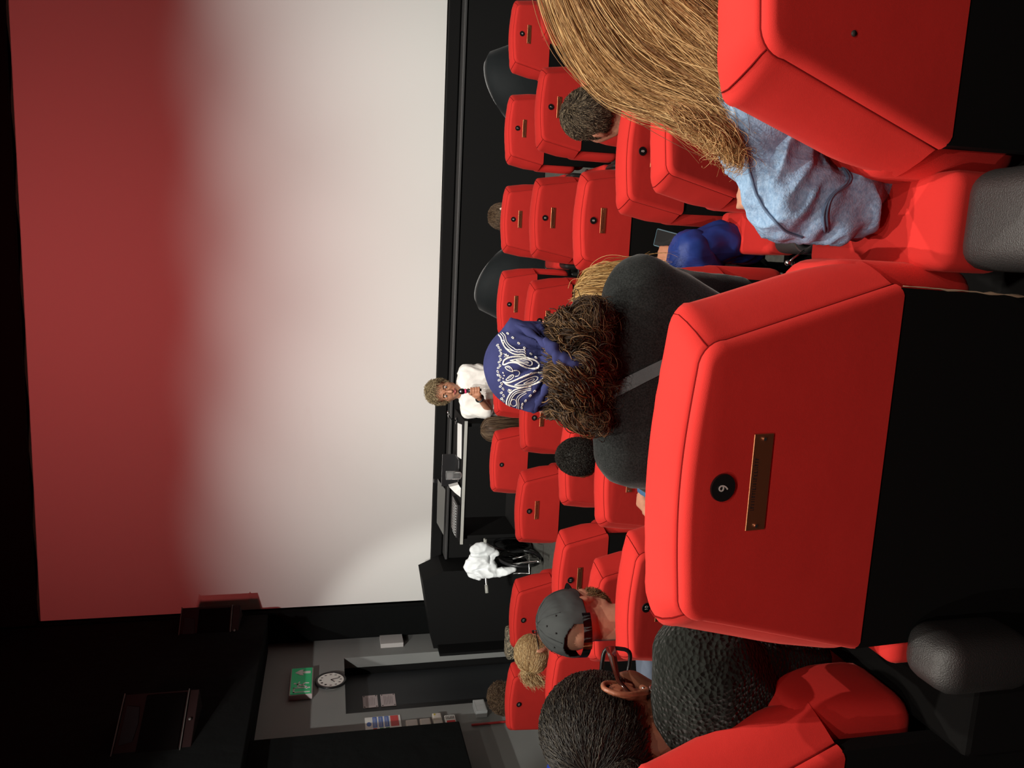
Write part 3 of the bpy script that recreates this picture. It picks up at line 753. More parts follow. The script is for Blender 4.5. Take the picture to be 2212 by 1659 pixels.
# ------------------------------------------------------------------ things at the front
def tub_chair(label, loc, rz):
    t = thing('tub_armchair', label, 'armchair', loc, rz, 'black tub armchairs by the stage')
    K, J = 40, 9; bm = bmesh.new(); outer = []; inner = []
    for i in range(K+1):
        a = math.radians(-28) + math.radians(236)*i/K
        f = math.sin(math.pi*i/K)                    # high at the back, low at the arms
        top = .52+.43*f**.7; ro = .37; cx, cy = math.cos(a), math.sin(a)
        colo, coli = [], []
        for j in range(J):
            g = j/(J-1); z = .10+(top-.10)*g
            rr = (ro-.05+.07*math.sin(math.pi*min(1, g*1.1)*.8))-(.06*max(0, g-.75)/.25)
            colo.append(bm.verts.new((cx*rr, -cy*rr*.95, z-(.02 if j == J-1 else 0))))
            ri = rr-.085+(.02 if j == J-1 else 0); coli.append(bm.verts.new((cx*ri, -cy*ri*.95, z)))
        outer.append(colo); inner.append(coli)
    for i in range(K):
        for j in range(J-1):
            bm.faces.new((outer[i][j], outer[i+1][j], outer[i+1][j+1], outer[i][j+1])); bm.faces.new((inner[i][j+1], inner[i+1][j+1], inner[i+1][j], inner[i][j]))
        bm.faces.new((outer[i][J-1], outer[i+1][J-1], inner[i+1][J-1], inner[i][J-1])); bm.faces.new((inner[i][0], inner[i+1][0], outer[i+1][0], outer[i][0]))
    for i in (0, K):
        for j in range(J-1):
            q = (outer[i][j], outer[i][j+1], inner[i][j+1], inner[i][j]); bm.faces.new(q if i == 0 else q[::-1])
    link('shell', b2m(bm), mat('black_upholstery', (.008, .010, .011), .75, spec=.2, sheen=.12, bump=[('noise', 7, .3, .02)]), t, world=False)
    bm = bmesh.new(); box(bm, -.25, .25, -.24, .32, .28, .43, .04, 4); link('seat_cushion', b2m(bm), MATS['black_upholstery'], t, world=False)
    for sx in (-.2, .2):
        for sy in (-.2, .2):
            bm = bmesh.new(); cyl(bm, (sx, sy, 0), (sx, sy, .12), .015, .02); link('leg', b2m(bm), DARKSTEEL, t, world=False)
    return t
tub_chair('black tub armchair at the stage, the right one of the two', (1.50, 6.95, 0), math.radians(24))
tub_chair('black tub armchair at the stage, the left one of the two', (-.16, 6.95, 0), math.radians(-30))

# speaker's table with equipment
t = thing('lectern_table', 'tall black presentation desk with a bright metal front edge', 'desk', (-1.9, 6.55, 0))
mbox('desk_top', (-2.46, -1.36, 6.32, 6.86, 1.035, 1.07), BLKPAINT, t, .004)
mbox('edge_strip', (-2.46, -1.36, 6.308, 6.32, 1.045, 1.070), mat('ribbed_metal', (.75, .75, .70), .45, metal=.1, bump=[('X', 120, .8, .004)]), t, .001)
for xx in (-2.43, -1.42):
    mbox('side_panel', (xx, xx+.03, 6.36, 6.84, .0, 1.035), BLKPAINT, t, .002)
mbox('shelf', (-2.40, -1.42, 6.38, 6.84, .52, .55), BLKPAINT, t, .002)
bm = bmesh.new(); box(bm, -1.95, -1.60, 6.40, 6.80, .55, .70, .01); link('amplifier', b2m(bm), PLASTIC, t, False)
bm = bmesh.new(); sph(bm, (-1.86, 6.395, .66), .006, 8); link('indicator_light', b2m(bm), mat('red_led', (.4, 0, .05), .4, emit=((1, .05, .15), 6)), t)
def desk_item(name, label, cat, b, mt, bev=.003, M=None, group=None):
    o = mbox(name, b, mt, None, bev, M=M); return tag(o, label, cat, group)
bm = bmesh.new(); box(bm, -.15, .15, -.10, .10, 0, .006, .001, 1, Matrix.Translation((-1.58, 6.52, 1.0715)) @ Matrix.Rotation(.15, 4, 'Z'))
tag(link('paper_sheet', b2m(bm), PAPER, None, False), 'white printed sheet lying on the right end of the black desk', 'paper')
t = thing('laptop', 'dark open laptop in the middle of the black desk', 'laptop', (-1.88, 6.55, 1.07))
mbox('keyboard_base', (-2.04, -1.74, 6.45, 6.66, 1.071, 1.088), PLASTIC, t)
mbox('display', (-2.04, -1.74, 6.665, 6.675, 1.085, 1.20), PLASTIC, t, .002, M=None)
t = thing('audio_mixer', 'black audio mixer with pale sliders on the left end of the desk', 'mixer', (-2.28, 6.5, 1.07))
mbox('case', (-2.42, -2.12, 6.36, 6.64, 1.071, 1.10), PLASTIC, t)
for k in range(12):
    mbox('slider', (-2.41+.024*k, -2.40+.024*k, 6.40, 6.52, 1.10, 1.106), MATS['grey_light'], t, 0)
def bottle(label, x, y, z, r, h, mt, cap=None):
    t = thing('drinking_glass' if not cap else 'water_bottle', label, 'glass' if not cap else 'bottle', (x, y, z))
    bm = bmesh.new(); prof = [(r*.8, 0), (r, .01), (r, h*.7), (r*.85 if cap else r*1.05, h)]; n = 20; rg = []
    for rr, zz in prof: rg.append([bm.verts.new((rr*math.cos(2*math.pi*i/n), rr*math.sin(2*math.pi*i/n), zz)) for i in range(n)])
    for a, b in zip(rg, rg[1:]):
        for i in range(n): bm.faces.new((a[i], a[(i+1) % n], b[(i+1) % n], b[i]))
    bm.faces.new(rg[0][::-1])
    link('vessel', b2m(bm), mt, t, world=False)
    if cap: bm = bmesh.new(); cyl(bm, (0, 0, h), (0, 0, h+.025), r*.8, n=20); link('cap', b2m(bm), STEEL, t, world=False)
    return t
bottle('clear drinking glass upside on the desk, the taller shiny one', -1.86, 6.40, 1.07, .038, .13, DGLASS)
t = thing('desk_microphone', 'small black goose-neck microphone rising from the desk', 'microphone', (-1.36, 6.7, 1.07))
bm = bmesh.new(); tube_bm(bm, [(-1.44, 6.7, 1.071), (-1.42, 6.68, 1.13), (-1.38, 6.62, 1.16)], .006, 8); cyl(bm, (-1.44, 6.7, 1.071), (-1.44, 6.7, 1.085), .03); link('stem', b2m(bm), PLASTIC, t)
bm = bmesh.new(); cyl(bm, (-1.385, 6.625, 1.158), (-1.33, 6.55, 1.18), .011); link('head', b2m(bm), STEEL, t)
bm = bmesh.new(); pts = [(-.06, 0, 0), (-.02, .0, .05), (.03, .01, .10), (.05, .01, .02), (.02, 0, .0)]
v1 = [bm.verts.new(Vector(p)+Vector((-1.99, 6.37, 1.072))) for p in pts]; v2 = [bm.verts.new(Vector(p)+Vector((-1.985, 6.43, 1.072))) for p in pts]
bm.faces.new(v1); bm.faces.new(v2[::-1])
for i in range(5): j = (i+1) % 5; bm.faces.new((v1[j], v1[i], v2[i], v2[j]))
tag(link('folded_napkin', b2m(bm), PAPER, None, False), 'white folded napkin standing on the desk next to the glass', 'napkin')
# slanted music-stand style monitor behind the desk
t = thing('tilted_monitor', 'thin grey tilted monitor standing on the stage edge left of the desk', 'monitor', (-2.35, 8.1, .92))
bm = bmesh.new(); pts = [atx_ for atx_ in (at(946, 1035, 8.0), at(962, 1058, 8.0), at(958, 1156, 8.0), at(944, 1130, 8.0))]
F_ = [bm.verts.new(p) for p in pts]; B_ = [bm.verts.new(p+Vector((0, .02, 0))) for p in pts]
bm.faces.new(F_); bm.faces.new(B_[::-1])
for i in range(4): j = (i+1) % 4; bm.faces.new((F_[j], F_[i], B_[i], B_[j]))
link('panel', b2m(bm), mat('grey_panel', (.16, .16, .15), .5), t, False)
mbox('stand', (-2.42, -2.38, 8.03, 8.07, .925, 1.08), PLASTIC, t, .004)

# bicycle-like stand with handlebar, jacket over it
BX, BY = -3.06, 7.38
t = thing('bicycle', 'bicycle standing by the stage seen from its front rack end', 'bicycle', (BX, BY, 0))
HB = [at(1048, 1164, 7.3), at(1049, 1185, 7.34), at(1047, 1212, 7.40), at(1049, 1245, 7.36), at(1052, 1281, 7.3)]
bm = bmesh.new(); tube_bm(bm, [Vector(p) for p in resample(HB, 20)], .013, 10); link('handlebar', b2m(bm), STEEL, t)
bm = bmesh.new(); tube_bm(bm, [HB[0], HB[0].lerp(HB[1], .7)], .018, 10); link('grip', b2m(bm), mat('grip_grey', (.3, .3, .27), .6), t)
bm = bmesh.new(); tube_bm(bm, [HB[4], HB[4].lerp(HB[3], .5)], .018, 10); link('grip', b2m(bm), MATS['grip_grey'], t)
bm = bmesh.new(); tube_bm(bm, [(BX, BY+.02, .66), (BX-.01, BY, .45), (BX-.01, BY-.05, .33)], .02, 10); tube_bm(bm, [(BX, BY+.1, .5), (BX, BY+.38, .55), (BX, BY+.42, .7)], .02, 10)
link('frame', b2m(bm), PLASTIC, t)
for rr, yy in ((.22, BY+.02), (.20, BY+.40)):
    bm = bmesh.new(); tube_bm(bm, [(BX, yy+rr*math.cos(a), .235+rr*math.sin(a)) for a in np.linspace(0, 2*math.pi, 41)[:-1]], .018, 8, True)
    for a in np.linspace(0, 2*math.pi, 13)[:-1]: tube_bm(bm, [(BX, yy, .235), (BX, yy+rr*math.cos(a), .235+rr*math.sin(a))], .002, 4)
    link('wheel', b2m(bm), PLASTIC, t)
bm = bmesh.new(); q = [at(1108, 1207, 7.15), at(1125, 1203, 7.12), at(1142, 1197, 7.1), at(1144, 1239, 7.1), at(1125, 1238, 7.12), at(1109, 1240, 7.15)]
tube_bm(bm, q, .007, 8); link('front_rack', b2m(bm), STEEL, t)
bm = bmesh.new(); tube_bm(bm, [at(1095, 1220, 7.3), at(1130, 1216, 7.12), at(1160, 1213, 7.0), at(1168, 1213, 6.98)], [.012, .011, .011, .02], 8); link('fork_tube', b2m(bm), STEEL, t)
jp = [(x_, y_) for x_, y_ in ((1022, 1184), (1040, 1180), (1062, 1190), (1072, 1198), (1062, 1212), (1050, 1200), (1028, 1205), (1012, 1222), (1020, 1238), (1035, 1243), (1045, 1225), (1060, 1228))]
JP = [at(x_, y_, 7.30) for x_, y_ in jp]
sl = [('h', [(at(1035, 1238, 7.26), .035), (at(1070, 1236, 7.26), .04), (at(1062, 1222, 7.28), .03)]), ('h', [(at(1070, 1236, 7.26), .038), (at(1100, 1234, 7.22), .022), (at(1110, 1230, 7.22), .012)]),
      ('h', [(JP[0], .02), (JP[1], .03), (JP[6], .04), (JP[5], .03)]), ('h', [(JP[1], .03), (JP[2], .035), (JP[5], .03)]), ('h', [(JP[2], .03), (JP[3], .02), (JP[4], .02)]),
      ('h', [(JP[6], .05), (JP[7], .035), (JP[10], .05), (JP[5], .04)]), ('h', [(JP[7], .035), (JP[8], .03), (JP[9], .03), (JP[10], .04)]), ('h', [(JP[10], .04), (JP[11], .04), (JP[4], .03)])]
tag(link('white_jacket', blob(sl, .006, 1, [((16, 9, 7), -.020), ((30, 20, 14), -.004)]), mat('white_cotton', (.74, .77, .78), .85)), 'white jacket draped over the handlebar of the bicycle', 'jacket')

# tote bag by the stage wing
t = thing('tote_bag', 'pale paper bag with a woven top standing on the floor by the stage wing', 'bag', (-3.9, 7.3, 0))
def quadbag(bm, c, wx, wy, h):
    box(bm, c[0]-wx, c[0]+wx, c[1]-wy, c[1]+wy, c[2], c[2]+h, .01)
bm = bmesh.new(); quadbag(bm, (-3.92, 7.25, .005), .16, .08, .28); link('bag_body', b2m(bm), mat('bag_paper', (.20, .17, .14), .8), t, False)
bm = bmesh.new(); box(bm, -4.08, -3.76, 7.165, 7.335, .285, .38, .03, 3); link('woven_top', b2m(bm), mat('bag_weave', (.33, .27, .18), .9, bump=[('voronoi', 60, 1, .02)], noise_col=(30, (.08, .07, .05), .1)), t)

# ------------------------------------------------------------------ people
def V3(*a): return Vector(a)
DENIM = mat('blue_denim', (.17, .29, .46), .85, spec=.2, noise_col=(150, (.32, .47, .66), .22), bump=[('noise', 320, .8, .0016), ('noise', 11, .55, .012)])
JEANS = mat('dark_jeans', (.035, .075, .15), .85, bump=[('noise', 200, .4, .001)])
BSHIRT = mat('black_jersey', (.012, .014, .014), .95, spec=.1, sheen=.2, noise_col=(380, (.028, .031, .031), .14), bump=[('noise', 300, .4, .001)])
KNIT = mat('chunky_knit', (.016, .018, .016), 1, spec=.03, sheen=.12, bump=[('voronoi', 120, .9, .008), ('noise', 500, .4, .001)])
SATIN = mat('blue_satin', (.018, .045, .24), .5, spec=.3, bump=[('noise', 9, .3, .01)])
WCOTTON = mat('white_top', (.78, .76, .72), .85, bump=[('noise', 16, .5, .01)])
GREYSH = mat('grey_blue_shirt', (.12, .15, .21), .8)
TROUSER = mat('dark_trousers', (.015, .016, .02), .85)
GREENSH = mat('dark_green_shirt', (.01, .05, .05), .8)
BLUEJ = mat('bright_blue_jacket', (.02, .07, .55), .6, bump=[('noise', 12, .5, .01)])
CAPM = mat('charcoal_cap_cloth', (.050, .055, .056), .75, spec=.25, bump=[('noise', 600, .2, .0006)])
NAVY = mat('navy_bandana', (.028, .033, .105), .9, spec=.1, noise_col=(30, (.042, .048, .15), .3), bump=[('noise', 30, .35, .004)])
BWHITE = mat('bandana_white', (.80, .80, .76), .8)

def sitter(label, hc, face, s, sx, sy, fz, skin, top, shoulders=None, sh_r=.052, arms=None, vox=.009, top_name='shirt', top_disp=((9, .006), (26, .0015)),
           legs=TROUSER, top_r=.018, waist=.115, neck_skin=True, tilt=0, hem=None):
    """a seated person: one continuous body, clothing as children. sx, sy, fz: the chair's place"""
    hm = head_matrix(hc, face, tilt)
    t = thing('person', label, 'person', (sx, sy+.33, fz))
    hipz = fz+.57; rl = .70 if fz > .6 else .53
    if shoulders is None:
        base = Vector((hc[0], hc[1]-.03, hc[2]-.24*s)); L = base+V3(-.165*s, -.01, 0); R = base+V3(.165*s, -.01, 0)
    else: L, R = shoulders
    mid = (L+R)/2; neckb = mid+V3(0, .0, .045)
    pr = head_prims(hm, s, neck_to=neckb)
    hipc = V3(sx, sy+.36, hipz)
    chest = mid.lerp(hipc, .38); belly = mid.lerp(hipc, .75)
    tor = [('h', [(L, sh_r), (R, sh_r), (neckb, .045), (chest+V3(-.09, 0, 0), .085), (chest+V3(.09, 0, 0), .085)]),
           ('h', [(chest+V3(-.09, 0, 0), .085), (chest+V3(.09, 0, 0), .085), (belly+V3(-.05, 0, 0), .10), (belly+V3(.05, 0, 0), .10)]),
           ('h', [(belly+V3(-.05, 0, 0), .10), (belly+V3(.05, 0, 0), .10), (hipc+V3(-.08, 0, 0), .10), (hipc+V3(.08, 0, 0), .10)])]
    leg = []
    for sd in (-1, 1):
        hp = hipc+V3(sd*.09, .02, -.01); kn = V3(sx+sd*.10, sy+rl, fz+.54); an = V3(sx+sd*.10, sy+rl-.03, fz+.10); toe = V3(sx+sd*.10, sy+rl+.04, fz+.045)
        leg += [('h', [(hp, .085), (kn, .055)]), ('h', [(kn, .055), (an, .036)]), ('h', [(an, .036), (toe, .03), (an+V3(0, -.05, -.055), .03)])]
    if arms is None:
        arms = []
        for sd, S in ((-1, L), (1, R)):
            el = V3(S.x+sd*.05, S.y+.04, fz+.70); ha = V3(sx+sd*.09, sy+rl-.08, fz+.66); arms.append([S, el, ha])
    ap = []
    for a in arms:
        ap += [('h', [(a[0], .043), (a[1], .034)]), ('h', [(a[1], .034), (a[2], .024)])]
    body = link('body', blob(pr+tor_s(tor, .82)+leg_s(leg, .8)+ap+[h for a in arms for h in hand_prims(a[1], a[2])], vox if s*1 > 0 else .01, 2), skin, t)
    tp = grow(tor, top_r*.3) + [('h', [(a[0], .052), (a[1], .045)]) for a in arms] + [('h', [(a[1], .045), (a[1].lerp(a[2], .8), .034)]) for a in arms]
    sh = link(top_name, blob(tp, .010, 3, list(top_disp)), top, t)
    tr = link('trousers', blob(grow(tor[2:], .004)+grow(leg[0:2]+leg[3:5], .006), .014, 2), legs, t)
    shs = link('shoes', blob(grow([leg[2], leg[5]], .008), .012, 2), BLKPAINT, t)
    return t, body, hm, sh
def tor_s(pr, k): return [('h', [(p, r*k) for p, r in q[1]]) for q in pr]
leg_s = tor_s
def grow(pr, d): return [('h', [(p, r+d) for p, r in q[1]]) for q in pr]
def hand_prims(el, wr, curl=.6, s=1.0, side=1, up=None):
    """palm, four unequal fingers and a thumb, continuing the forearm"""
    d = (wr-el).normalized(); u = (up or Vector((0, 0, 1))); x = d.cross(u)
    if x.length < .1: x = d.cross(Vector((1, 0, 0)))
    x.normalize(); n = x.cross(d)           # n: back of the hand
    P = lambda a, b, c: wr + x*(a*s) + d*(b*s) + n*(c*s)
    pr = [('h', [(P(0, 0, 0), .022*s), (P(-.028, .075, 0), .012*s), (P(.028, .075, 0), .012*s), (P(0, .08, 0), .013*s)])]
    for i, (xx, L) in enumerate(((-.030, .058), (-.010, .072), (.010, .068), (.029, .052))):
        a = P(xx, .08, 0); b = P(xx*1.1, .08+L*.5, -.012*curl); c = P(xx*1.1, .08+L*.5+L*.5*math.cos(curl*1.4), -.012*curl-L*.5*math.sin(curl*1.4))
        pr += [('h', [(a, .0095*s), (b, .0085*s)]), ('h', [(b, .0085*s), (c, .0070*s)])]
    a = P(-.024*side, .02, -.006); b = P(-.052*side, .05, -.018); c = P(-.050*side, .082, -.026)
    pr += [('h', [(a, .013*s), (b, .0105*s)]), ('h', [(b, .0105*s), (c, .0085*s)])]
    return pr
def skull_shell(hm, s, k=1.03, region_cut=None, vox=.009, extra=()):
    R = hm.to_3x3()
    pr = [('e', hm @ V3(0, -.014*s, .034*s), (.076*s*k, .096*s*k, .088*s*k), R)] + list(extra)
    return blob(pr, vox, 1)
def hairline(x, y, z):
    """local unit direction -> is it under hair (not face)"""
    return z > .05+.55*max(0, y) or (y < .25 and z > -.45) and abs(x) > -1
def cap_shell(hm, s, k=1.02, zlo=-.45, zf=.5, fwd=.35):
    """a scalp surface that leaves the face free"""
    bm = bmesh.new(); R = Vector((.078*s*k, .098*s*k, .090*s*k)); c = V3(0, -.012*s, .032*s)
    bmesh.ops.create_icosphere(bm, subdivisions=4, radius=1)
    dead = [v for v in bm.verts if not ((v.co.z > zf and v.co.y > fwd) or (v.co.y <= fwd and v.co.z > zlo+.5*max(0, v.co.y+.2)))]
    bmesh.ops.delete(bm, geom=dead, context='VERTS')
    for v in bm.verts: v.co = hm @ (Vector((v.co.x*R.x, v.co.y*R.y, v.co.z*R.z))+c)
    return b2m(bm)
def hm_off(hm, s): return hm @ Matrix.Translation((0, -.012*s, .032*s))
RAD = lambda s, k=1.0: (.076*s*k, .096*s*k, .088*s*k)
def back_region(x, y, z): return (z > .45 and y > .3) or (y <= .3 and z > -.5+.5*max(0, y+.2))

# --- woman with the navy bandana -------------------------------------------------
hc = at(1192, 790, 1.36)
LS, RS = at(1362, 968, 1.27), at(1386, 636, 1.29)
t, body, hm, sh = sitter('person in black jersey with navy paisley bandana over dark curly hair and grey strap', hc, (-.05, 1, -.12), .94, -.291, .92, .70, SKIN_L, BSHIRT,
    shoulders=(LS, RS), sh_r=.062, arms=[[LS, V3(-.50, 1.32, 1.42), V3(-.38, 1.55, 1.40)], [RS, at(1590, 640, 1.42), V3(-.18, 1.66, 1.40)]], top_disp=((7, .006), ((5, 5, 22), .003)), top_r=.03, legs=JEANS, vox=.007)
h = hm_off(hm, .94)
gs = []
for (y0, y1_) in ((890, 915), (872, 888), (848, 852), (815, 812), (780, 775), (745, 738), (722, 706), (704, 682), (698, 662)):
    side = abs(y0-798)/100
    gs.append([at(1186+6*side, y0*.6+y1_*.4, 1.33-.10*(1-side**2)), at(1222, y0, 1.29-.09*(1-side**2)), at(1258, y1_, 1.26-.075*(1-side**2)), at(1288, y1_+(y1_-800)*.03, 1.24-.04*(1-side)), at(1310-14*side, y1_*.96+32, 1.24-.03*(1-side))])
P = bundle(gs, 5200, K=34, thick=.007, jitter=.005, wave=.0095, wfreq=2.6, short=.22, seed=3, locks=54)
fl = bundle(gs, 260, K=34, thick=.014, jitter=.012, wave=.010, wfreq=2.5, short=.3, seed=5)
gl = [[at(1192, 885, 1.30), at(1228, 905, 1.26), at(1258, 918, 1.22), at(1275, 905, 1.20)], [at(1198, 872, 1.28), at(1240, 895, 1.24), at(1282, 912, 1.22), at(1268, 890, 1.2)]]
gr = [[at(1190, 702, 1.30), at(1225, 684, 1.25), at(1262, 672, 1.22), at(1298, 676, 1.21)], [at(1200, 715, 1.28), at(1242, 694, 1.24), at(1286, 684, 1.22), at(1304, 702, 1.2)]]
P = np.concatenate([P, fl, bundle(gl, 600, K=34, thick=.006, wave=.012, wfreq=2.0, seed=8, locks=5), bundle(gr, 800, K=34, thick=.006, wave=.012, wfreq=2.0, seed=9, locks=6)])
core = blob([('h', [(at(1205, 862, 1.33), .03), (at(1205, 728, 1.33), .03), (at(1270, 885, 1.28), .03), (at(1270, 700, 1.28), .03), (at(1240, 800, 1.24), .03)]),
             ('h', [(at(1265, 880, 1.27), .025), (at(1265, 700, 1.27), .025), (at(1288, 855, 1.25), .02), (at(1288, 730, 1.25), .02)])], .008, 2, [(28, .008)])
hair('hair', strands_mesh(P, .0010, shell=core, shell_val=.03), H_CURLY, body)
# bandana cloth: fits the head, with a flared corner each side and folds towards the knot
K0 = at(1218, 772, 1.215)
c0 = hm @ V3(0, -.012, .04)
bp = [('e', c0, (.084, .104, .088), hm.to_3x3()),
      ('h', [(at(1108, 700, 1.33), .010), (at(1096, 728, 1.36), .018), (at(1160, 722, 1.30), .018), (c0, .05)]),
      ('h', [(at(1150, 884, 1.30), .008), (at(1120, 862, 1.34), .018), (at(1176, 850, 1.27), .018), (c0, .05)]),
      ('h', [(at(1195, 860, 1.28), .016), (at(1195, 735, 1.28), .016), (at(1205, 780, 1.235), .018), (c0, .05)])]
bme = blob(bp, .004, 3)
n_ = len(bme.vertices); co = np.empty(n_*3); bme.vertices.foreach_get('co', co); co = co.reshape(-1, 3)
no = np.empty(n_*3); bme.vertices.foreach_get('normal', no); no = no.reshape(-1, 3)
dk = co-np.array(K0); dist = np.linalg.norm(dk, axis=1); ang = np.arctan2(dk[:, 2], dk[:, 0])
foldv = np.sin(ang*17+2*np.sin(dist*30))*.5+np.sin(ang*29+1.3)*.3
co += no*(foldv*.010*np.exp(-((dist-.05)/.055)**2))[:, None]
for k_ in range(n_):
    co[k_] += no[k_]*.003*noise.noise(Vector(co[k_])*22)
bme.vertices.foreach_set('co', co.ravel()); bme.update()
ban = link('bandana', bme, NAVY, body)
bmb = bmesh.new(); bmb.from_mesh(bme); tree = BVHTree.FromBMesh(bmb)
def onto(ix, iy, lift=.0006):
    d = ray(ix, iy).normalized(); hit = tree.ray_cast(EYE, d)
    return None if hit[0] is None else hit[0]+hit[1]*lift
def zb(X, Y): return 1030+X/5.53, 650+Y/5.53
pat = bmesh.new()
def stroke(pts, wpx=1.6, closed=False, teeth=0, dots=False):
    z = resample([(*zb(*p), 0) for p in (pts+[pts[0]] if closed else pts)], max(8, int(sum(math.dist(a, b) for a, b in zip(pts, pts[1:]))/9)))
    P3 = [onto(q[0], q[1]) for q in z]
    run = []
    for p in P3+[None]:
        if p is None:
            if len(run) > 1: tube_bm(pat, run, wpx*.00042, 5)
            run = []
        else: run.append(p)
    if teeth:
        for i in range(1, len(z)-1):
            d = Vector((z[i+1][0]-z[i-1][0], z[i+1][1]-z[i-1][1])).normalized()
            q = onto(z[i][0]-d.y*teeth, z[i][1]+d.x*teeth)
            if q and P3[i]: tube_bm(pat, [P3[i], q], wpx*.0004, 4)
def oval(cx, cy, a, b, ang, w_=1.2):
    stroke([(cx+math.cos(ang)*a*math.cos(q)-math.sin(ang)*b*math.sin(q), cy+math.sin(ang)*a*math.cos(q)+math.cos(ang)*b*math.sin(q)) for q in np.linspace(0, 2*math.pi, 11)[:-1]], w_, True)
A1 = [(310, 760), (330, 705), (400, 672), (500, 665), (600, 680), (690, 700), (745, 745), (745, 790), (700, 815), (620, 805), (540, 775), (480, 745), (400, 740), (340, 765)]
stroke(A1, 2.4, True, 2.2)
stroke([(400, 712), (480, 700), (560, 695), (640, 712), (662, 745), (630, 768), (560, 748), (480, 728)], 2, True, -1.2)
stroke([(470, 712), (540, 708), (600, 722), (620, 742), (570, 732), (500, 720)], 1.4, True)
A2 = [(312, 960), (380, 972), (450, 950), (540, 910), (620, 875), (700, 850), (770, 855), (808, 890), (790, 940), (720, 985), (640, 1010), (540, 1035), (440, 1025), (360, 1000)]
stroke(A2, 2.4, True, 2.2)
stroke([(455, 1005), (560, 950), (640, 915), (700, 903), (732, 920), (700, 960), (620, 985), (540, 1003)], 2, True, -1.2)
stroke([(560, 985), (620, 950), (670, 930), (690, 935), (650, 965)], 1.4, True)
stroke([(340, 792), (380, 780), (420, 808), (432, 842), (400, 838), (360, 818)], 1.8, True, 1.2); stroke([(362, 795), (390, 800), (405, 820)], 1.2)
stroke([(350, 942), (390, 900), (430, 880), (447, 897), (420, 932), (372, 952)], 1.8, True, 1.2); stroke([(375, 930), (400, 912), (425, 898)], 1.2)
stroke([(440, 830), (490, 830), (515, 860), (500, 895), (462, 905)], 2)
for off in (0, 26, 48): stroke([(262+off*.9, 402-off*.5), (295+off, 440-off*.4), (310+off, 490-off*.2), (345+off, 560-off*.6), (410+off*.6, 612-off), (480, 636-off*1.1), (550+off*.3, 632-off), (592-off*.2, 655-off)], 2.0, False, 2.0 if off == 0 else 0)
stroke([(300, 470), (330, 480), (325, 520), (350, 560), (390, 585), (440, 598), (500, 606)], 1.5)
for off in (0, 24, 46): stroke([(372+off*.5, 1265), (362+off, 1200), (395+off*.8, 1120+off*.5), (460+off*.4, 1062+off*.8), (560, 1034+off), (655, 1022+off*.9)], 2.0, False, -2.0 if off == 0 else 0)
stroke([(404, 1218), (420, 1180), (455, 1175), (475, 1205), (468, 1245), (430, 1252)], 1.8, True)
stroke([(500, 1290), (505, 1230), (500, 1180), (530, 1140), (600, 1100)], 1.6); stroke([(480, 1290), (486, 1225), (478, 1170), (515, 1120), (590, 1085)], 1.6)
for (cx, cy, an) in ((372, 392, .6), (432, 442, .6), (504, 507, .6), (570, 565, .7), (648, 630, .6), (706, 678, .6), (690, 1078, -.7), (640, 1130, -.8), (585, 1190, -1), (545, 1232, -1.2), (540, 1272, 1.5)): oval(cx, cy, 17, 8, an, 1.7)
for i, (cx, cy) in enumerate(((252, 530), (268, 560), (285, 592), (295, 628), (282, 660), (290, 700), (272, 730), (282, 772), (262, 800), (255, 845), (262, 885), (285, 905), (270, 945), (300, 985), (285, 1020), (318, 1050), (298, 1095), (325, 1130), (300, 1165), (322, 1190))):
    oval(cx, cy, 17, 9, (.9 if i % 2 else -.5), 1.6)
for (cx, cy) in ((318, 858), (330, 890), (318, 925), (250, 880), (355, 640), (378, 655), (395, 1065), (400, 1090)): oval(cx, cy, 8, 4, .4, 1.6)
for k_ in range(3): stroke([(325+k_*16, 630+k_*10), (345+k_*14, 650+k_*8), (330+k_*16, 672+k_*4)], 1.5); stroke([(390+k_*16, 1050+k_*4), (375+k_*16, 1075), (395+k_*16, 1098)], 1.5)
for k_ in range(7):
    a_ = k_*.9; oval(862+34*math.cos(a_), 790+42*math.sin(a_), 20, 10, a_, 1.3)
for k_ in range(5): stroke([(860+k_*22, 1110), (850+k_*26, 1160), (880+k_*20, 1200)], 1.2)
for k_ in range(4): stroke([(900+k_*30, 350+k_*8), (930+k_*12, 400+k_*10), (925+k_*14, 450)], 1.1)
print_me = b2m(pat)
link('paisley_print', print_me, BWHITE, ban, True, 'white paisley print')
# rolled edge, knot and two cloth tails
bm = bmesh.new()
tube_bm(bm, [Vector(p) for p in resample([at(1104, 690, 1.345), at(1122, 705, 1.31), at(1150, 722, 1.275), at(1176, 742, 1.245), at(1205, 765, 1.215)], 22)], [.004+.004*math.sin(i*.5)**2 for i in range(22)], 8)
tube_bm(bm, [Vector(p) for p in resample([at(1152, 888, 1.315), at(1165, 866, 1.27), at(1185, 830, 1.235), at(1205, 795, 1.212)], 20)], [.005+.004*math.sin(i*.7)**2 for i in range(20)], 8)
link('folded_edge', b2m(bm), NAVY, ban)
link('knot', blob([('e', at(1214, 774, 1.20), (.013, .012, .016), None), ('h', [(at(1180, 735, 1.235), .006), (at(1200, 755, 1.21), .011), (at(1185, 752, 1.22), .008)]),
      ('h', [(at(1220, 778, 1.19), .010), (at(1255, 788, 1.185), .013), (at(1262, 806, 1.19), .006), (at(1250, 770, 1.19), .006)])], .003, 2, [(60, .004)]), NAVY, ban)
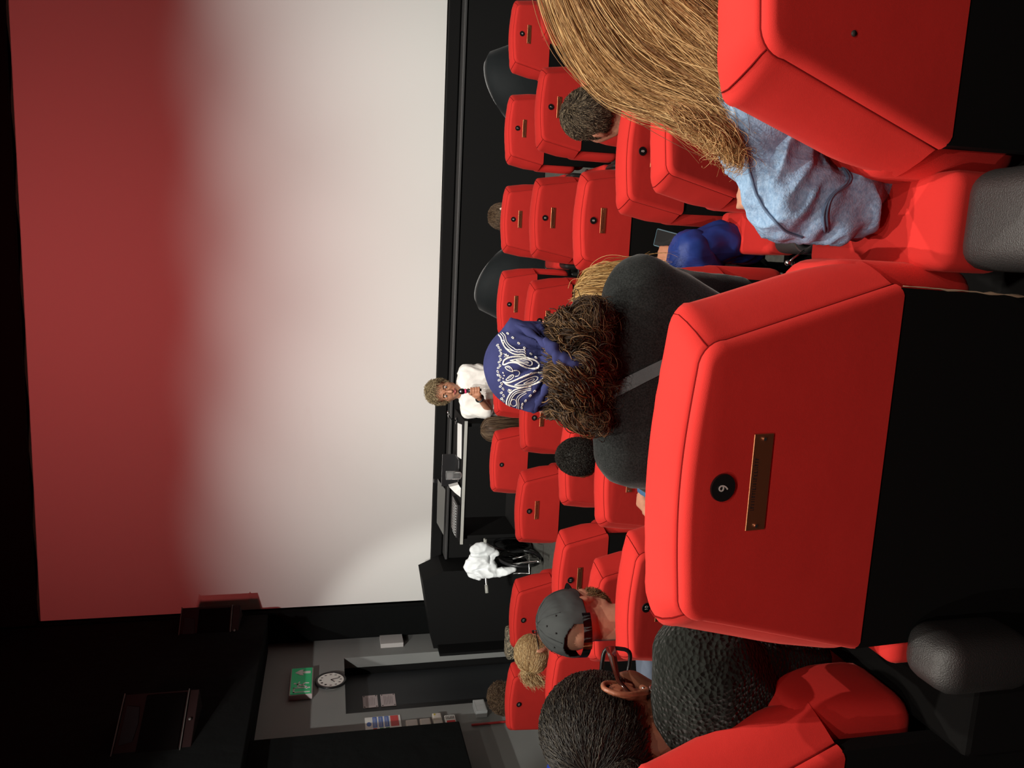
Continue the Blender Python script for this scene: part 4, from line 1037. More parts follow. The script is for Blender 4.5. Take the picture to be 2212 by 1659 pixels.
# bag strap over the left shoulder, lying on the jersey
sbm = bmesh.new(); sbm.from_mesh(sh.data); stree = BVHTree.FromBMesh(sbm)
def onshirt(ix, iy, tr_=None, lift=.003):
    d = ray(ix, iy).normalized(); hit = (tr_ or stree).ray_cast(EYE, d); return (hit[0]+hit[1]*lift) if hit[0] else None
bm = bmesh.new(); prev = None
for k_ in range(15):
    f_ = k_/14; ca, cb = (1300+150*f_, 874-78*f_), (1300+146*f_, 840-72*f_)
    a_, b_ = onshirt(*ca), onshirt(*cb)
    if a_ is None or b_ is None: prev = None; continue
    cur = (bm.verts.new(a_), bm.verts.new(b_))
    if prev: bm.faces.new((prev[0], prev[1], cur[1], cur[0]))
    prev = cur
bmesh.ops.solidify(bm, geom=bm.faces[:], thickness=.002)
tag(link('shoulder_strap', b2m(bm), mat('grey_webbing', (.24, .26, .27), .45, sheen=.3, bump=[('noise', 900, .5, .001)])), 'grey woven bag strap crossing the back of the black jersey', 'strap')

# --- woman with long blond hair and denim jacket ---------------------------------
hc = at(1325, -105, 1.36)
LS, RS = at(1652, 300, 1.17), at(1650, -140, 1.30)
EL = at(1815, 430, 1.16); HN = V3(.16, 1.42, 1.36)
t, body, hm, sh = sitter('person with long honey blond hair over a light blue denim jacket, elbow on armrest', hc, (-.25, 1, -.15), 1.05, .474, .92, .655, SKIN_L, DENIM,
    shoulders=(LS, RS), sh_r=.066, arms=[[LS, EL, HN], [RS, V3(.74, 1.25, 1.40), V3(.58, 1.5, 1.38)]], top_name='denim_jacket', top_disp=((7, .006),), top_r=.05, vox=.008)
# sleeve volume and cuff in darker lining
slv = blob([('h', [(LS, .064), (at(1700, 430, 1.14), .060)]), ('h', [(at(1700, 430, 1.14), .060), (at(1820, 440, 1.14), .058)]), ('h', [(at(1820, 440, 1.14), .058), (at(1900, 395, 1.18), .034)])], .004, 2, [((13, 13, 26), -.012), ((30, 30, 14), -.004)])
link('sleeve', slv, DENIM, sh)
strm = bmesh.new(); strm.from_mesh(slv); t2 = BVHTree.FromBMesh(strm)
bm = bmesh.new()
for line in ([(1612, 330), (1622, 380), (1640, 430), (1668, 470), (1700, 500), (1735, 512)], [(1800, 335), (1812, 352), (1838, 388), (1800, 420), (1785, 460), (1788, 500)], [(1806, 340), (1826, 372), (1830, 392), (1794, 424), (1778, 462), (1781, 500)]):
    pp = [onshirt(a, b, t2, .0015) for a, b in [tuple(q[:2]) for q in resample([(x, y, 0) for x, y in line], 26)]]
    pp = [p for p in pp if p is not None]
    if len(pp) > 3: tube_bm(bm, pp, .0022, 6)
if len(bm.verts): link('seam', b2m(bm), mat('denim_seam', (.10, .16, .26), .85), sh)
else: bm.free()
G_ = [
 ([(1176, -70), (1190, 0), (1225, 90), (1272, 160), (1330, 210), (1420, 243), (1500, 278), (1560, 322), (1596, 356)], 1.36, 1.24, 1.10),
 ([(1205, -85), (1235, -5), (1275, 80), (1330, 148), (1400, 195), (1480, 225), (1548, 265), (1602, 335)], 1.32, 1.20, 1.10),
 ([(1245, -95), (1290, -10), (1345, 62), (1400, 118), (1470, 165), (1540, 212), (1585, 262), (1606, 315)], 1.28, 1.17, 1.11),
 ([(1300, -100), (1355, -20), (1412, 48), (1475, 102), (1545, 152), (1605, 208), (1640, 255)], 1.25, 1.15, 1.11),
 ([(1360, -105), (1425, -30), (1485, 28), (1552, 85), (1620, 145), (1680, 190)], 1.23, 1.15, 1.12),
 ([(1430, -110), (1505, -35), (1575, 25), (1645, 75), (1700, 115)], 1.22, 1.15, 1.12),
 ([(1490, -115), (1570, -40), (1640, 20), (1700, 65)], 1.21, 1.15, 1.12),
 ([(1520, -140), (1590, -75), (1660, -30), (1720, 10)], 1.20, 1.15, 1.12),
 ([(1520, -180), (1600, -140), (1680, -110), (1740, -80)], 1.20, 1.15, 1.12)]
gs = []
for pts, y0, y1_, y2 in G_:
    n_ = len(pts); g = []
    for i, (a_, b_) in enumerate(pts):
        f_ = i/(n_-1); y_ = (y0*(1-f_)+y1_*f_) if f_ < .5 else ((y0+y1_)/2*(1-f_)*2+y2*(2*f_-1)); g.append(at(a_, b_, y_+(.03 if len(gs) < 4 else .0)))
    gs.append(g)
P = bundle(gs, 15000, K=30, thick=.005, jitter=.007, wave=.0010, wfreq=1.2, short=.14, seed=21)
uu = LAST_U[0]; rn1 = np.clip(.62-.25*uu+.28*np.sin(uu*61+3*np.sin(uu*17))+.22*np.sin(uu*143+1)+.16*rng.normal(size=len(uu)), 0, 1)  # strands darken towards the inner side: shade put into the hair colour
P0 = bundle(gs, 3500, K=30, thick=.007, jitter=.010, wave=.0018, wfreq=1.5, short=.2, seed=24, locks=90)
P2 = bundle(gs, 1500, K=30, thick=.012, jitter=.016, wave=.003, wfreq=2, short=.3, seed=22)
# hair over the crown and down the far side of the head
hq = hm_off(hm, 1.05); gq = []
for a in np.linspace(-3.35, .35, 12):
    x_, y_ = math.cos(a), math.sin(a)
    gq.append([hq @ V3(.012*x_, -.02+.015*y_, .100), hq @ V3(.055*x_, .07*y_-.01, .085), hq @ V3(.088*x_, .108*y_, .02), hq @ V3(.094*x_, .108*y_-.01, -.08), hq @ V3(.092*x_, .09*y_, -.20), hq @ V3(.085*x_, .08*y_, -.30)])
PQ = bundle(gq, 5000, K=30, thick=.0035, jitter=.005, short=.2, seed=26, locks=70)
# wispy curled ends
ge = [[at(1440, 235, 1.16), at(1470, 262, 1.14), at(1500, 285, 1.13), at(1492, 300, 1.13)], [at(1480, 235, 1.15), at(1520, 275, 1.13), at(1545, 310, 1.12), at(1530, 330, 1.12)], [at(1530, 250, 1.14), at(1565, 300, 1.12), at(1590, 345, 1.11), at(1562, 356, 1.11)], [at(1560, 260, 1.14), at(1592, 300, 1.12), at(1602, 340, 1.11), at(1580, 358, 1.11)]]
P3 = bundle(ge, 420, K=30, thick=.008, jitter=.010, wave=.003, wfreq=2, short=.5, seed=23)
cl = []
for g in gs: cl.append(g)
core = blob([('h', [(gs[i][j]+V3(0, .035, 0), .022), (gs[i][j+1]+V3(0, .035, 0), .022), (gs[i+1][min(j, len(gs[i+1])-1)]+V3(0, .035, 0), .022), (gs[i+1][min(j+1, len(gs[i+1])-1)]+V3(0, .035, 0), .022)]) for i in range(1, len(gs)-1) for j in range(1, len(gs[i])-3 if i < 5 else len(gs[i])-1)]
            + [('e', hm @ V3(0, -.012, .035), (.078, .100, .090), hm.to_3x3())], .008, 2)
hair('hair', strands_mesh(np.concatenate([P, P0, P2, P3, PQ]), .00055, rnd=np.concatenate([rn1, rng.random(len(P0)+len(P2)+len(P3)+len(PQ))]), shell=core, shell_val=.05), H_BLOND, body)

# --- woman with pulled back black hair, glasses, hoop earring, chunky knit ---------
hc = at(1335, 1572, 1.20)
LS, RS = at(1530, 1760, 1.16), at(1522, 1424, 1.12)
t, body, hm, sh = sitter('person with pulled back black hair, glasses and hoop earring in chunky black knitwear', hc, (.14, 1, -.30), 1.10, -1.03, .92, .70, SKIN_B, KNIT,
    shoulders=(LS, RS), sh_r=.072, arms=[[LS, V3(-1.22, 1.25, 1.42), V3(-1.0, 1.55, 1.40)], [RS, at(1750, 1420, 1.22), V3(-.80, 1.52, 1.36)]], top_name='knitted_sweater', top_disp=((8, .005), (30, .002)), top_r=.06, vox=.006)
neck_ = blob([('h', [(hm @ V3(0, -.035, -.185), .064), ((LS+RS)/2+V3(0, 0, .01), .085)]), ('h', [(RS, .070), ((LS+RS)/2+V3(0, 0, .0), .09)])], .006, 2, [(40, .003)])
link('roll_collar', neck_, KNIT, sh)
h = hm_off(hm, 1.12)
P = scalp(h, RAD(1.12, 1.03), 9000, .07, K=9, crown=(0, -1, .15), lift=.004, curl=.0011, cfreq=5, region=lambda x, y, z: (y < .45 and z > -.35+.35*max(0, y+.3)) or (z > .25 and y < .8), seed=31, jit=.12)
P = P[:, ::-1].copy()   # combed back towards the bun
bun_c = hm @ V3(-.01, -.125, -.005)
Rm = np.array(hm.to_3x3()); db = rng.normal(size=(1800, 3)); db /= np.linalg.norm(db, axis=1, keepdims=True); tb = np.cross(db, rng.normal(size=(1800, 3))); tb /= np.linalg.norm(tb, axis=1, keepdims=True)
tt = np.linspace(-.7, .7, 9)[None, :, None]; PB = (db[:, None]*np.cos(tt)+tb[:, None]*np.sin(tt))*.044*(1+.1*rng.random((1800, 1, 1))) + np.array(bun_c)
shell = blob([('e', hm @ V3(0, -.022, .04), (.081, .104, .093), hm.to_3x3()), ('e', bun_c, (.042, .040, .042), None)], .006, 1)
# cut the shell from the face
sbm_ = bmesh.new(); sbm_.from_mesh(shell); inv = hm.inverted()
dead = [v for v in sbm_.verts if (lambda q: q.y > .035+.35*(q.z-.02) and q.z < .09 or (q.z < -.035 and q.y > -.06))(inv @ v.co)]
bmesh.ops.delete(sbm_, geom=dead, context='VERTS'); shell = b2m(sbm_)
hair('hair', strands_mesh(np.concatenate([P, PB]), .00075, .0004, shell=shell, shell_val=.05), H_BLACK, body)
gl = bmesh.new(); Pm = lambda x, y, z: hm @ V3(x*1.12, y*1.12, z*1.12)
for sd in (-1, 1):
    tube_bm(gl, [Pm(sd*.034+math.copysign(abs(math.cos(a))**.5, math.cos(a))*.030, .122, .0+math.copysign(abs(math.sin(a))**.5, math.sin(a))*.024) for a in np.linspace(0, 2*math.pi, 25)[:-1]], .0042, 6, True)
tube_bm(gl, [Pm(-.008, .124, .008), Pm(.008, .124, .008)], .004, 6)
link('glasses_frame', b2m(gl), PLASTIC, body)
for sd in (-1, 1):
    bm = bmesh.new(); pp = [Pm(sd*.066, .118, .014), Pm(sd*.080, .07, .014), Pm(sd*.088, .0, .010), Pm(sd*.088, -.03, -.008)]
    for i in range(3):
        a_, b_ = pp[i], pp[i+1]; hgt = (.010, .008, .004, .003)
        vs = [bm.verts.new(a_+Vector((0, 0, hgt[i]))), bm.verts.new(a_-Vector((0, 0, hgt[i]))), bm.verts.new(b_-Vector((0, 0, hgt[i+1]))), bm.verts.new(b_+Vector((0, 0, hgt[i+1])))]; bm.faces.new(vs)
    bmesh.ops.remove_doubles(bm, verts=bm.verts, dist=.0001); bmesh.ops.solidify(bm, geom=bm.faces[:], thickness=.003)
    link('glasses_temple', b2m(bm), mat('tortoise_brown', (.05, .012, .008), .15, spec=.7), body)
bm = bmesh.new(); ec = Pm(.086, -.008, -.054)
tube_bm(bm, [ec+Vector((.003*math.sin(a), math.cos(a)*.0155, math.sin(a)*.0155)) for a in np.linspace(0, 2*math.pi, 25)[:-1]], .0022, 8, True); link('hoop_earring', b2m(bm), STEEL, body)
bm = bmesh.new(); sph(bm, Pm(.084, -.004, -.030), .003, 8); link('stud_earring', b2m(bm), STEEL, body)
# ear with a rolled rim, a hollow and a lobe
er = resample([(.079, .004, -.012), (.080, .006, .012), (.086, -.006, .032), (.092, -.026, .034), (.095, -.038, .016), (.093, -.034, -.006), (.087, -.020, -.024), (.082, -.008, -.036), (.079, .002, -.030)], 26)
link('ear', blob([('h', [(Pm(*er[i]), .0048+.0022*max(0, (i-17)/8)), (Pm(*er[i+1]), .0048+.0022*max(0, (i-16)/8))]) for i in range(25)] + [('e', Pm(.084, -.016, .004), (.0055, .018, .026), hm.to_3x3()), ('h', [(Pm(.084, -.004, -.002), .005), (Pm(.089, -.024, .010), .0035), (Pm(.088, -.022, .022), .003)])], .0020, 2), mat('skin_ear', (.30, .11, .06), .4, spec=.45), body)
tag(link('round_badge', blob([('e', at(1473, 1353, 1.62), (.016, .006, .016), None)], .003, 1), mat('badge_blue', (.10, .25, .62), .4)), 'round silver-blue watch face glimpsed between the chair and the knitted sleeve', 'watch')

# --- man in the charcoal cap -------------------------------------------------------
hc = at(1250, 1338, 2.50)
t, body, hm, sh = sitter('person wearing a charcoal baseball cap, brown beard, in a grey-blue shirt', hc, (.14, 1, -.02), 1.20, -1.16, 2.24, .19, SKIN_L, GREYSH, vox=.009, top_r=.03)
S = 1.20; c0 = hm @ V3(0, -.014*S, .030*S)
bm = bmesh.new(); NU, NV = 150, 60; g = []
for j in range(NV+1):
    th = math.pi*.5*(1-j/NV)*1.14; rr = []
    for i in range(NU):
        a = 2*math.pi*i/NU; cx, sy2 = math.cos(a), math.sin(a)
        wr = .0035*noise.noise(Vector((cx*3, sy2*3, th*3)))-.0022*abs(noise.noise(Vector((cx*7, sy2*7, th*2.5+4))))
        rad = (.094*S+wr, .112*S+wr, .104*S+wr); q = Vector((cx*rad[0]*math.sin(th), sy2*rad[1]*math.sin(th), rad[2]*math.cos(th)))
        rr.append(bm.verts.new(hm.to_3x3() @ q + c0))
    g.append(rr)
for j in range(NV):
    for i in range(NU):
        a = 2*math.pi*(i+.5)/NU; th = math.pi*.5*(1-(j+.5)/NV)*1.14
        back = math.sin(a) < 0 and abs(math.cos(a)) < .60 and th > (1.10+1.1*abs(math.cos(a))**2.6)   # opening above the strap
        if back: continue
        i2 = (i+1) % NU
        if j < NV-1 or True: bm.faces.new((g[j][i], g[j][i2], g[j+1][i2], g[j+1][i]))
bmesh.ops.remove_doubles(bm, verts=bm.verts, dist=.0005); bmesh.ops.recalc_face_normals(bm, faces=bm.faces[:])
cme = b2m(bm)
cap = link('baseball_cap', cme, CAPM, body)
sol = cap.modifiers.new('thick', 'SOLIDIFY'); sol.thickness = .003
Q = lambda x, y, z: hm.to_3x3() @ Vector((x*S, y*S, z*S)) + c0
bm = bmesh.new()  # strap, with the gap above it showing skin
ang = np.linspace(-math.pi*.5-.95, -math.pi*.5+.95, 25); pr_ = None
for a in ang:
    v_ = (bm.verts.new(Q(.094*math.cos(a), .112*math.sin(a), -.008)), bm.verts.new(Q(.095*math.cos(a), .113*math.sin(a), -.033)))
    if pr_: bm.faces.new((pr_[0], pr_[1], v_[1], v_[0]))
    pr_ = v_
bmesh.ops.solidify(bm, geom=bm.faces[:], thickness=.003); link('cap_strap', b2m(bm), PLASTIC, cap)
bm = bmesh.new(); pr_ = None
for a in np.linspace(-math.pi*.5-.14, -math.pi*.5+.10, 6):
    v_ = (bm.verts.new(Q(.0965*math.cos(a), .1145*math.sin(a), -.007)), bm.verts.new(Q(.0975*math.cos(a), .1155*math.sin(a), -.034)))
    if pr_: bm.faces.new((pr_[0], pr_[1], v_[1], v_[0]))
    pr_ = v_
bmesh.ops.solidify(bm, geom=bm.faces[:], thickness=.002); link('cap_buckle', b2m(bm), BRASS, cap)
bm = bmesh.new(); pts_ = []
for a in np.linspace(.35, math.pi-.35, 15): pts_.append((.085*math.cos(a), .10*math.sin(a), -.012, .085*math.cos(a), .10*math.sin(a)+.065*math.sin(a)**.6, -.012+.012*math.cos(a)**2-.012))
pr_ = None
for p in pts_:
    v_ = (bm.verts.new(Q(*p[:3])), bm.verts.new(Q(*p[3:])))
    if pr_: bm.faces.new((pr_[0], pr_[1], v_[1], v_[0]))
    pr_ = v_
bmesh.ops.solidify(bm, geom=bm.faces[:], thickness=.003); link('cap_brim', b2m(bm), CAPM, cap)
for p in ((0, 0, .1045),): bm = bmesh.new(); sph(bm, Q(*p), (.009, .009, .004), 10); link('cap_button', b2m(bm), CAPM, cap)
for a, th in ((-.6, .9), (-1.25, .85), (-1.95, .85), (-2.6, .9), (-1.0, .55)):
    bm = bmesh.new(); d_ = Vector((.0945*math.cos(a)*math.sin(th), .1125*math.sin(a)*math.sin(th), .1045*math.cos(th)))
    sph(bm, Q(*d_), .0032, 6); link('eyelet', b2m(bm), PLASTIC, cap)
for k_ in range(6):  # panel seams
    a = math.pi/6+math.pi/3*k_; bm = bmesh.new()
    pl_ = [Q(.0948*math.cos(a)*math.sin(th), .1128*math.sin(a)*math.sin(th), .1048*math.cos(th)) for th in np.linspace(.05, 1.05 if math.sin(a) < 0 else 1.6, 18)]
    tube_bm(bm, pl_, .0010, 5); link('panel_seam', b2m(bm), mat('cap_seam', (.03, .033, .034), .8), cap)
P = scalp(hm @ Matrix.Translation((0, .02, -.055)), (.072*S, .075*S, .06*S), 1500, .02, K=4, crown=(0, 0, 1), lift=.012, region=lambda x, y, z: y > -.15 and z < .35 and (abs(x) > .35 or y > .6) and not (y > .75 and z > .1), seed=41, jit=.4)
hair('beard', strands_mesh(P, .0009, .0005), H_BEARD, body)

# --- short-haired man, fourth row ---------------------------------------------------
hc = at(1288, 252, 3.17)
t, body, hm, sh = sitter('person with short greying brown hair seen from behind, in a dark green collar', hc, (-.40, 1, -.05), 1.16, .44, 2.85, .07, SKIN_L, GREENSH, vox=.010)
P = scalp(hm_off(hm, 1.16), RAD(1.16, 1.04), 6000, .038, K=6, crown=(.1, -.45, .9), lift=.010, curl=.0015, cfreq=1.2, region=back_region, seed=51, jit=.3, swirl=.5)
hair('hair', strands_mesh(P, .0011, .0005, shell=cap_shell(hm, 1.16, 1.05), shell_val=.15), H_GREYB, body)

# --- cropped black hair, fourth row ---------------------------------------------------
hc = at(1262, 986, 3.20)
t, body, hm, sh = sitter('person with closely cropped black hair seen from behind, beyond the black jersey shoulder', hc, (-.2, 1, -.05), 1.02, -.86, 2.85, .07, SKIN_B, TROUSER, vox=.010)
P = scalp(hm_off(hm, 1.02), RAD(1.02, 1.05), 7000, .012, K=4, crown=(.05, -.4, .9), lift=.006, curl=.0012, cfreq=2, region=back_region, seed=61, jit=.8)
hair('hair', strands_mesh(P, .0010, .0006, shell=cap_shell(hm, 1.02, 1.06), shell_val=.1), H_CROP, body)

# --- golden-haired woman with the phone, fifth row --------------------------------------
hc = at(1322, 648, 2.62)
SR = at(1490, 545, 2.52); SL = at(1490, 760, 2.56)
t, body, hm, sh = sitter('person with long golden hair in a royal blue satin blouse holding up a phone', hc, (.1, 1, -.25), 1.05, -.25, 2.24, .19, SKIN_T, SATIN,
    shoulders=(SL, SR), sh_r=.056, arms=[[SL, V3(-.42, 2.62, .92), V3(-.32, 2.88, .95)], [SR, at(1620, 540, 2.58), at(1470, 548, 2.86)]], top_name='satin_blouse', top_disp=((8, .010), ((22, 22, 8), -.008)), top_r=.06)
link('sleeve', blob([('h', [(SR, .062), (at(1560, 520, 2.54), .070)]), ('h', [(at(1560, 520, 2.54), .070), (at(1620, 535, 2.58), .055)])], .008, 3, [((18, 18, 9), -.010)]), SATIN, sh)
gs = []
for yy in (705, 690, 665, 640, 615, 592, 574):
    sd = (yy-642)/66; gs.append([at(1248+10*abs(sd), 645+ (yy-645)*.35, 2.62-.02*(1-abs(sd))), at(1262+14*sd*sd, 645+(yy-645)*.8, 2.58-.05*(1-sd*sd)), at(1310, yy, 2.54-.05*(1-sd*sd)), at(1370, yy-4, 2.50-.04*(1-sd*sd)), at(1440, yy-2, 2.48-.02*(1-sd*sd))])
P = bundle(gs, 3600, K=22, thick=.010, jitter=.008, wave=.002, wfreq=1.5, short=.1, seed=71, locks=40)
P2 = bundle(gs, 250, K=22, thick=.022, jitter=.02, wave=.004, wfreq=2, short=.1, seed=72)
core = blob([('e', hm @ V3(0, -.012, .035), (.088, .104, .095), hm.to_3x3()), ('h', [(at(1320, 690, 2.57), .03), (at(1320, 600, 2.57), .03), (at(1420, 690, 2.53), .03), (at(1420, 600, 2.53), .03)])], .010, 1)
sbm_ = bmesh.new(); sbm_.from_mesh(core); inv = hm.inverted(); bmesh.ops.delete(sbm_, geom=[v for v in sbm_.verts if (inv @ v.co).y > .06 and (inv @ v.co).z < .07], context='VERTS'); core = b2m(sbm_)
hair('hair', strands_mesh(np.concatenate([P, P2]), .0011, .0005, shell=core, shell_val=.25), H_GOLD, body)
bm = bmesh.new(); box(bm, -.036, .036, -.004, .004, -.075, .075, .006, 3, Matrix.Translation(at(1446, 520, 2.97)) @ Matrix.Rotation(math.radians(-62), 4, 'X') @ Matrix.Rotation(.2, 4, 'Y'))
t = thing('smartphone', 'smartphone with a pale blue case held by the person in blue satin', 'phone', at(1446, 520, 2.97))
link('case', b2m(bm), mat('phone_case', (.25, .42, .50), .3, metal=.3), t, False)
bm = bmesh.new(); box(bm, -.032, .032, -.0055, -.0042, -.070, .070, .001, 1, Matrix.Translation(at(1446, 520, 2.97)) @ Matrix.Rotation(math.radians(-62), 4, 'X') @ Matrix.Rotation(.2, 4, 'Y'))
link('display', b2m(bm), PLASTIC, t, False)
# knee in jeans with a hand on it, next to that woman's chair
KN = at(1392, 1052, 2.66)
t = thing('person', 'person of whom only a knee in blue jeans and a resting hand show', 'person', (KN.x, KN.y, .19))
jeans_m = mat('mid_jeans', (.05, .13, .26), .85, bump=[('noise', 200, .4, .001)])
hb = [('h', [(KN+V3(.02, .02, -.10), .05), (KN+V3(.02, -.12, -.30), .06)])] + hand_prims(at(1420, 1130, 2.50), at(1398, 1098, 2.60), .9, 1.0)
hb += [('h', [(at(1420, 1130, 2.50), .03), (at(1398, 1098, 2.60), .024)]), ('h', [(at(1420, 1130, 2.50), .032), (KN+V3(.02, -.12, -.30), .05)])]
body = link('body', blob(hb, .005, 2), SKIN_L, t)
link('jeans', blob([('h', [(KN+V3(0, 0, -.03), .062), (KN+V3(.03, -.14, -.36), .075)]), ('h', [(KN+V3(0, 0, -.04), .060), (KN+V3(.02, .06, -.42), .050)])], .008, 2, [(14, .006)]), jeans_m, body)

# --- front row people -----------------------------------------------------------------
hc = at(1073, 926, 5.64)
t, body, hm, sh = sitter('person with long straight brown hair in the front row by the desk', hc, (.05, 1, -.05), 1.0, -1.16, 5.31, 0, SKIN_L, GREENSH, vox=.012)
h = hm_off(hm, 1.0); gs = []
for a in np.linspace(-2.9, .0+2.9-2.9, 9):
    x_, y_ = math.cos(a), math.sin(a)
    gs.append([h @ V3(.02*x_, -.03+.02*y_, .092), h @ V3(.07*x_, .085*y_, .06), h @ V3(.088*x_, .105*y_, -.01), h @ V3(.095*x_, .10*y_-.01, -.10), h @ V3(.10*x_, .09*y_-.02, -.24), h @ V3(.09*x_, .08*y_-.02, -.38)])
P = bundle(gs, 3000, K=16, thick=.005, jitter=.005, short=.15, seed=81, locks=30)
hair('hair', strands_mesh(P, .0013, .0008, shell=blob([('e', h @ V3(0, -.01, 0), (.084, .10, .092), hm.to_3x3()), ('h', [(h @ V3(-.05, -.04, -.03), .04), (h @ V3(.05, -.04, -.03), .04), (h @ V3(-.06, -.05, -.32), .03), (h @ V3(.06, -.05, -.32), .03)])], .012, 1), shell_val=.3), H_BROWN, body)
hc = at(1094, 468, 5.66)
t, body, hm, sh = sitter('person with tied back brown hair and a pale hair clip in the front row', hc, (.1, 1, 0), 1.12, .29, 5.31, 0, SKIN_L, TROUSER, vox=.012)
P = scalp(hm_off(hm, 1.12), RAD(1.12, 1.04), 3500, .07, K=7, crown=(0, .3, 1), lift=.008, curl=.002, cfreq=1.2, region=back_region, seed=91, jit=.15)
hair('hair', strands_mesh(P, .0013, .0008, shell=cap_shell(hm, 1.12, 1.05), shell_val=.3), H_BROWN, body)
bm = bmesh.new(); tube_bm(bm, [at(1080, 452, 5.50), at(1087, 449, 5.50), at(1090, 455, 5.50)], .008, 8); link('hair_clip', b2m(bm), mat('clip_cream', (.7, .6, .5), .4), body)
hc = at(1098, 1503, 5.30)
t = None
t, body, hm, sh = sitter('person with short curly brown hair in front of seat thirteen, near the doorway', hc, (.2, 1, 0), 1.18, hc.x, 4.97, -.25, SKIN_T, TROUSER, vox=.012)
P = scalp(hm_off(hm, 1.18), RAD(1.18, 1.08), 3500, .05, K=12, crown=(0, -.2, 1), lift=.012, curl=.008, cfreq=2.2, region=back_region, seed=101, jit=.5)
hair('hair', strands_mesh(P, .0018, .0010, shell=cap_shell(hm, 1.18, 1.10), shell_val=.2), H_BROWN, body)

# --- woman with blond ponytail and glasses, third row -------------------------------------
hc = at(1160, 1408, 3.92)
t, body, hm, sh = sitter('person with a blond messy ponytail and dark glasses, turned towards the presenter', hc, (.85, .8, -.05), 1.0, -2.06, 3.60, .02, SKIN_L, mat('grey_top', (.25, .25, .27), .8), vox=.010)
h = hm_off(hm, 1.0)
P = scalp(h, RAD(1.0, 1.05), 4500, .085, K=9, crown=(0, -.96, .22), lift=.007, curl=.0015, cfreq=1.2, region=lambda x, y, z: (z > .35 and y > .2 and y < .85) or (y <= .3 and z > -.55+.4*max(0, y+.2)), seed=111, jit=.12)
pc = hm @ V3(0, -.11, .055)
gs = [[pc+V3(*o_), at(1128+k_*5, 1452, 3.87), at(1132+k_*9, 1468, 3.84), at(1142+k_*10, 1480+4*math.sin(k_), 3.82)] for k_, o_ in enumerate(((0, 0, .02), (0, 0, .01), (0, 0, 0), (0, 0, -.01), (0, 0, -.02)))]
P2 = bundle(gs, 1200, K=14, thick=.010, jitter=.012, wave=.004, wfreq=1.5, short=.5, seed=112)
hair('hair', np_cat([P], [P2]) if False else strands_mesh(np.concatenate([P, np.array([resample(q, 9) for q in P2])]), .0011, .0006, shell=cap_shell(hm, 1.0, 1.05), shell_val=.45), H_PALE, body)
glasses_obj(hm, 1.0, body, PLASTIC, r=.0028)

# --- person in blue at the left edge -------------------------------------------------------
bc = at(1185, 1668, 3.95)
t = thing('person', 'person in a bright blue jacket almost hidden behind the pulled back black hair', 'person', (bc.x, bc.y, 0))
bd = [('h', [(bc+V3(-.30, 0, .10), .09), (bc+V3(-.30, 0, .28), .075)]), ('h', [(bc+V3(-.05, .0, -.05), .06), (bc+V3(-.5, 0, -.05), .06), (bc+V3(-.15, .02, -.5), .10), (bc+V3(-.42, .02, -.5), .10)]), ('h', [(bc+V3(-.15, .02, -.5), .10), (bc+V3(-.42, .02, -.5), .10), (bc+V3(-.3, .35, -.55), .07)]), ('h', [(bc+V3(-.3, .35, -.55), .07), (bc+V3(-.3, .4, -.95), .05)])]
body = link('body', blob(bd, .012, 2), SKIN_T, t)
link('jacket', blob([('h', [(bc+V3(-.02, 0, -.06), .075), (bc+V3(-.5, 0, -.06), .075), (bc+V3(-.12, .02, -.5), .12), (bc+V3(-.45, .02, -.5), .12)])], .010, 2, [(14, -.012)]), BLUEJ, body)

# --- presenter ---------------------------------------------------------------------------------
Yp = 6.10
hc = at(958, 846, Yp); S = 1.08
hm = head_matrix(hc, (.18, -1, -.10), math.radians(2))
t = thing('person', 'presenter with curly fair hair and glasses in a loose white top speaking into a microphone', 'person', (hc.x, Yp+.1, 0))
SRt, SLf = at(1008, 884, Yp), at(1003, 806, Yp)
mid = (SRt+SLf)/2
e1, w1 = at(1056, 884, Yp-.08), at(1034, 858, Yp-.22)
e2, w2 = at(1058, 800, Yp+.02), at(1085, 830, Yp-.1)
hipc = V3(mid.x, Yp+.08, .72)
bodyp = head_prims(hm, S, neck_to=mid+V3(0, 0, .05)) + [('h', [(SRt, .045), (SLf, .045), (mid+V3(-.08, 0, -.2), .08), (mid+V3(.08, 0, -.2), .08)]), ('h', [(mid+V3(-.08, 0, -.2), .08), (mid+V3(.08, 0, -.2), .08), (hipc+V3(-.09, 0, 0), .09), (hipc+V3(.09, 0, 0), .09)]),
    ('h', [(SRt, .042), (e1, .036)]), ('h', [(e1, .036), (w1, .024)]), ('h', [(SLf, .042), (e2, .036)]), ('h', [(e2, .036), (w2, .024)])]
for sd in (-1, 1):
    hp = hipc+V3(sd*.09, 0, -.02); kn = V3(hipc.x+sd*.12, Yp-.30, .66); an = V3(hipc.x+sd*.13, Yp-.18, .12)
    bodyp += [('h', [(hp, .08), (kn, .055)]), ('h', [(kn, .055), (an, .035)]), ('h', [(an, .035), (an+V3(0, -.13, -.06), .028)])]
# right hand closed round the microphone
mt0, mt1 = at(991, 846, Yp-.22), at(1040, 842, Yp-.24)
ax = (mt0-mt1).normalized()
palm = w1+V3(.035, -.035, .01)
bodyp += [('h', [(w1, .022), (w1.lerp(palm, .8), .024), (w1.lerp(palm, .8)+ax*.025, .018)])]
mc = mt1.lerp(mt0, .30)
for k_ in range(4):
    o_ = mc+ax*(-.030+.021*k_); c_ = V3(0, -.020, 0)
    ring = [o_+V3(-.030, .004, 0), o_+V3(-.022, -.020, 0), o_+V3(.004, -.030, 0), o_+V3(.024, -.014, 0)]
    for a_, b_ in zip(ring, ring[1:]): bodyp.append(('h', [(a_, .0088), (b_, .0082)]))
bodyp += [('h', [(w1+V3(.0, -.02, .02), .013), (mc+ax*.04+V3(-.02, .018, 0), .010)]), ('h', [(mc+ax*.04+V3(-.02, .018, 0), .010), (mc+ax*.05+V3(.012, .016, 0), .009)])]
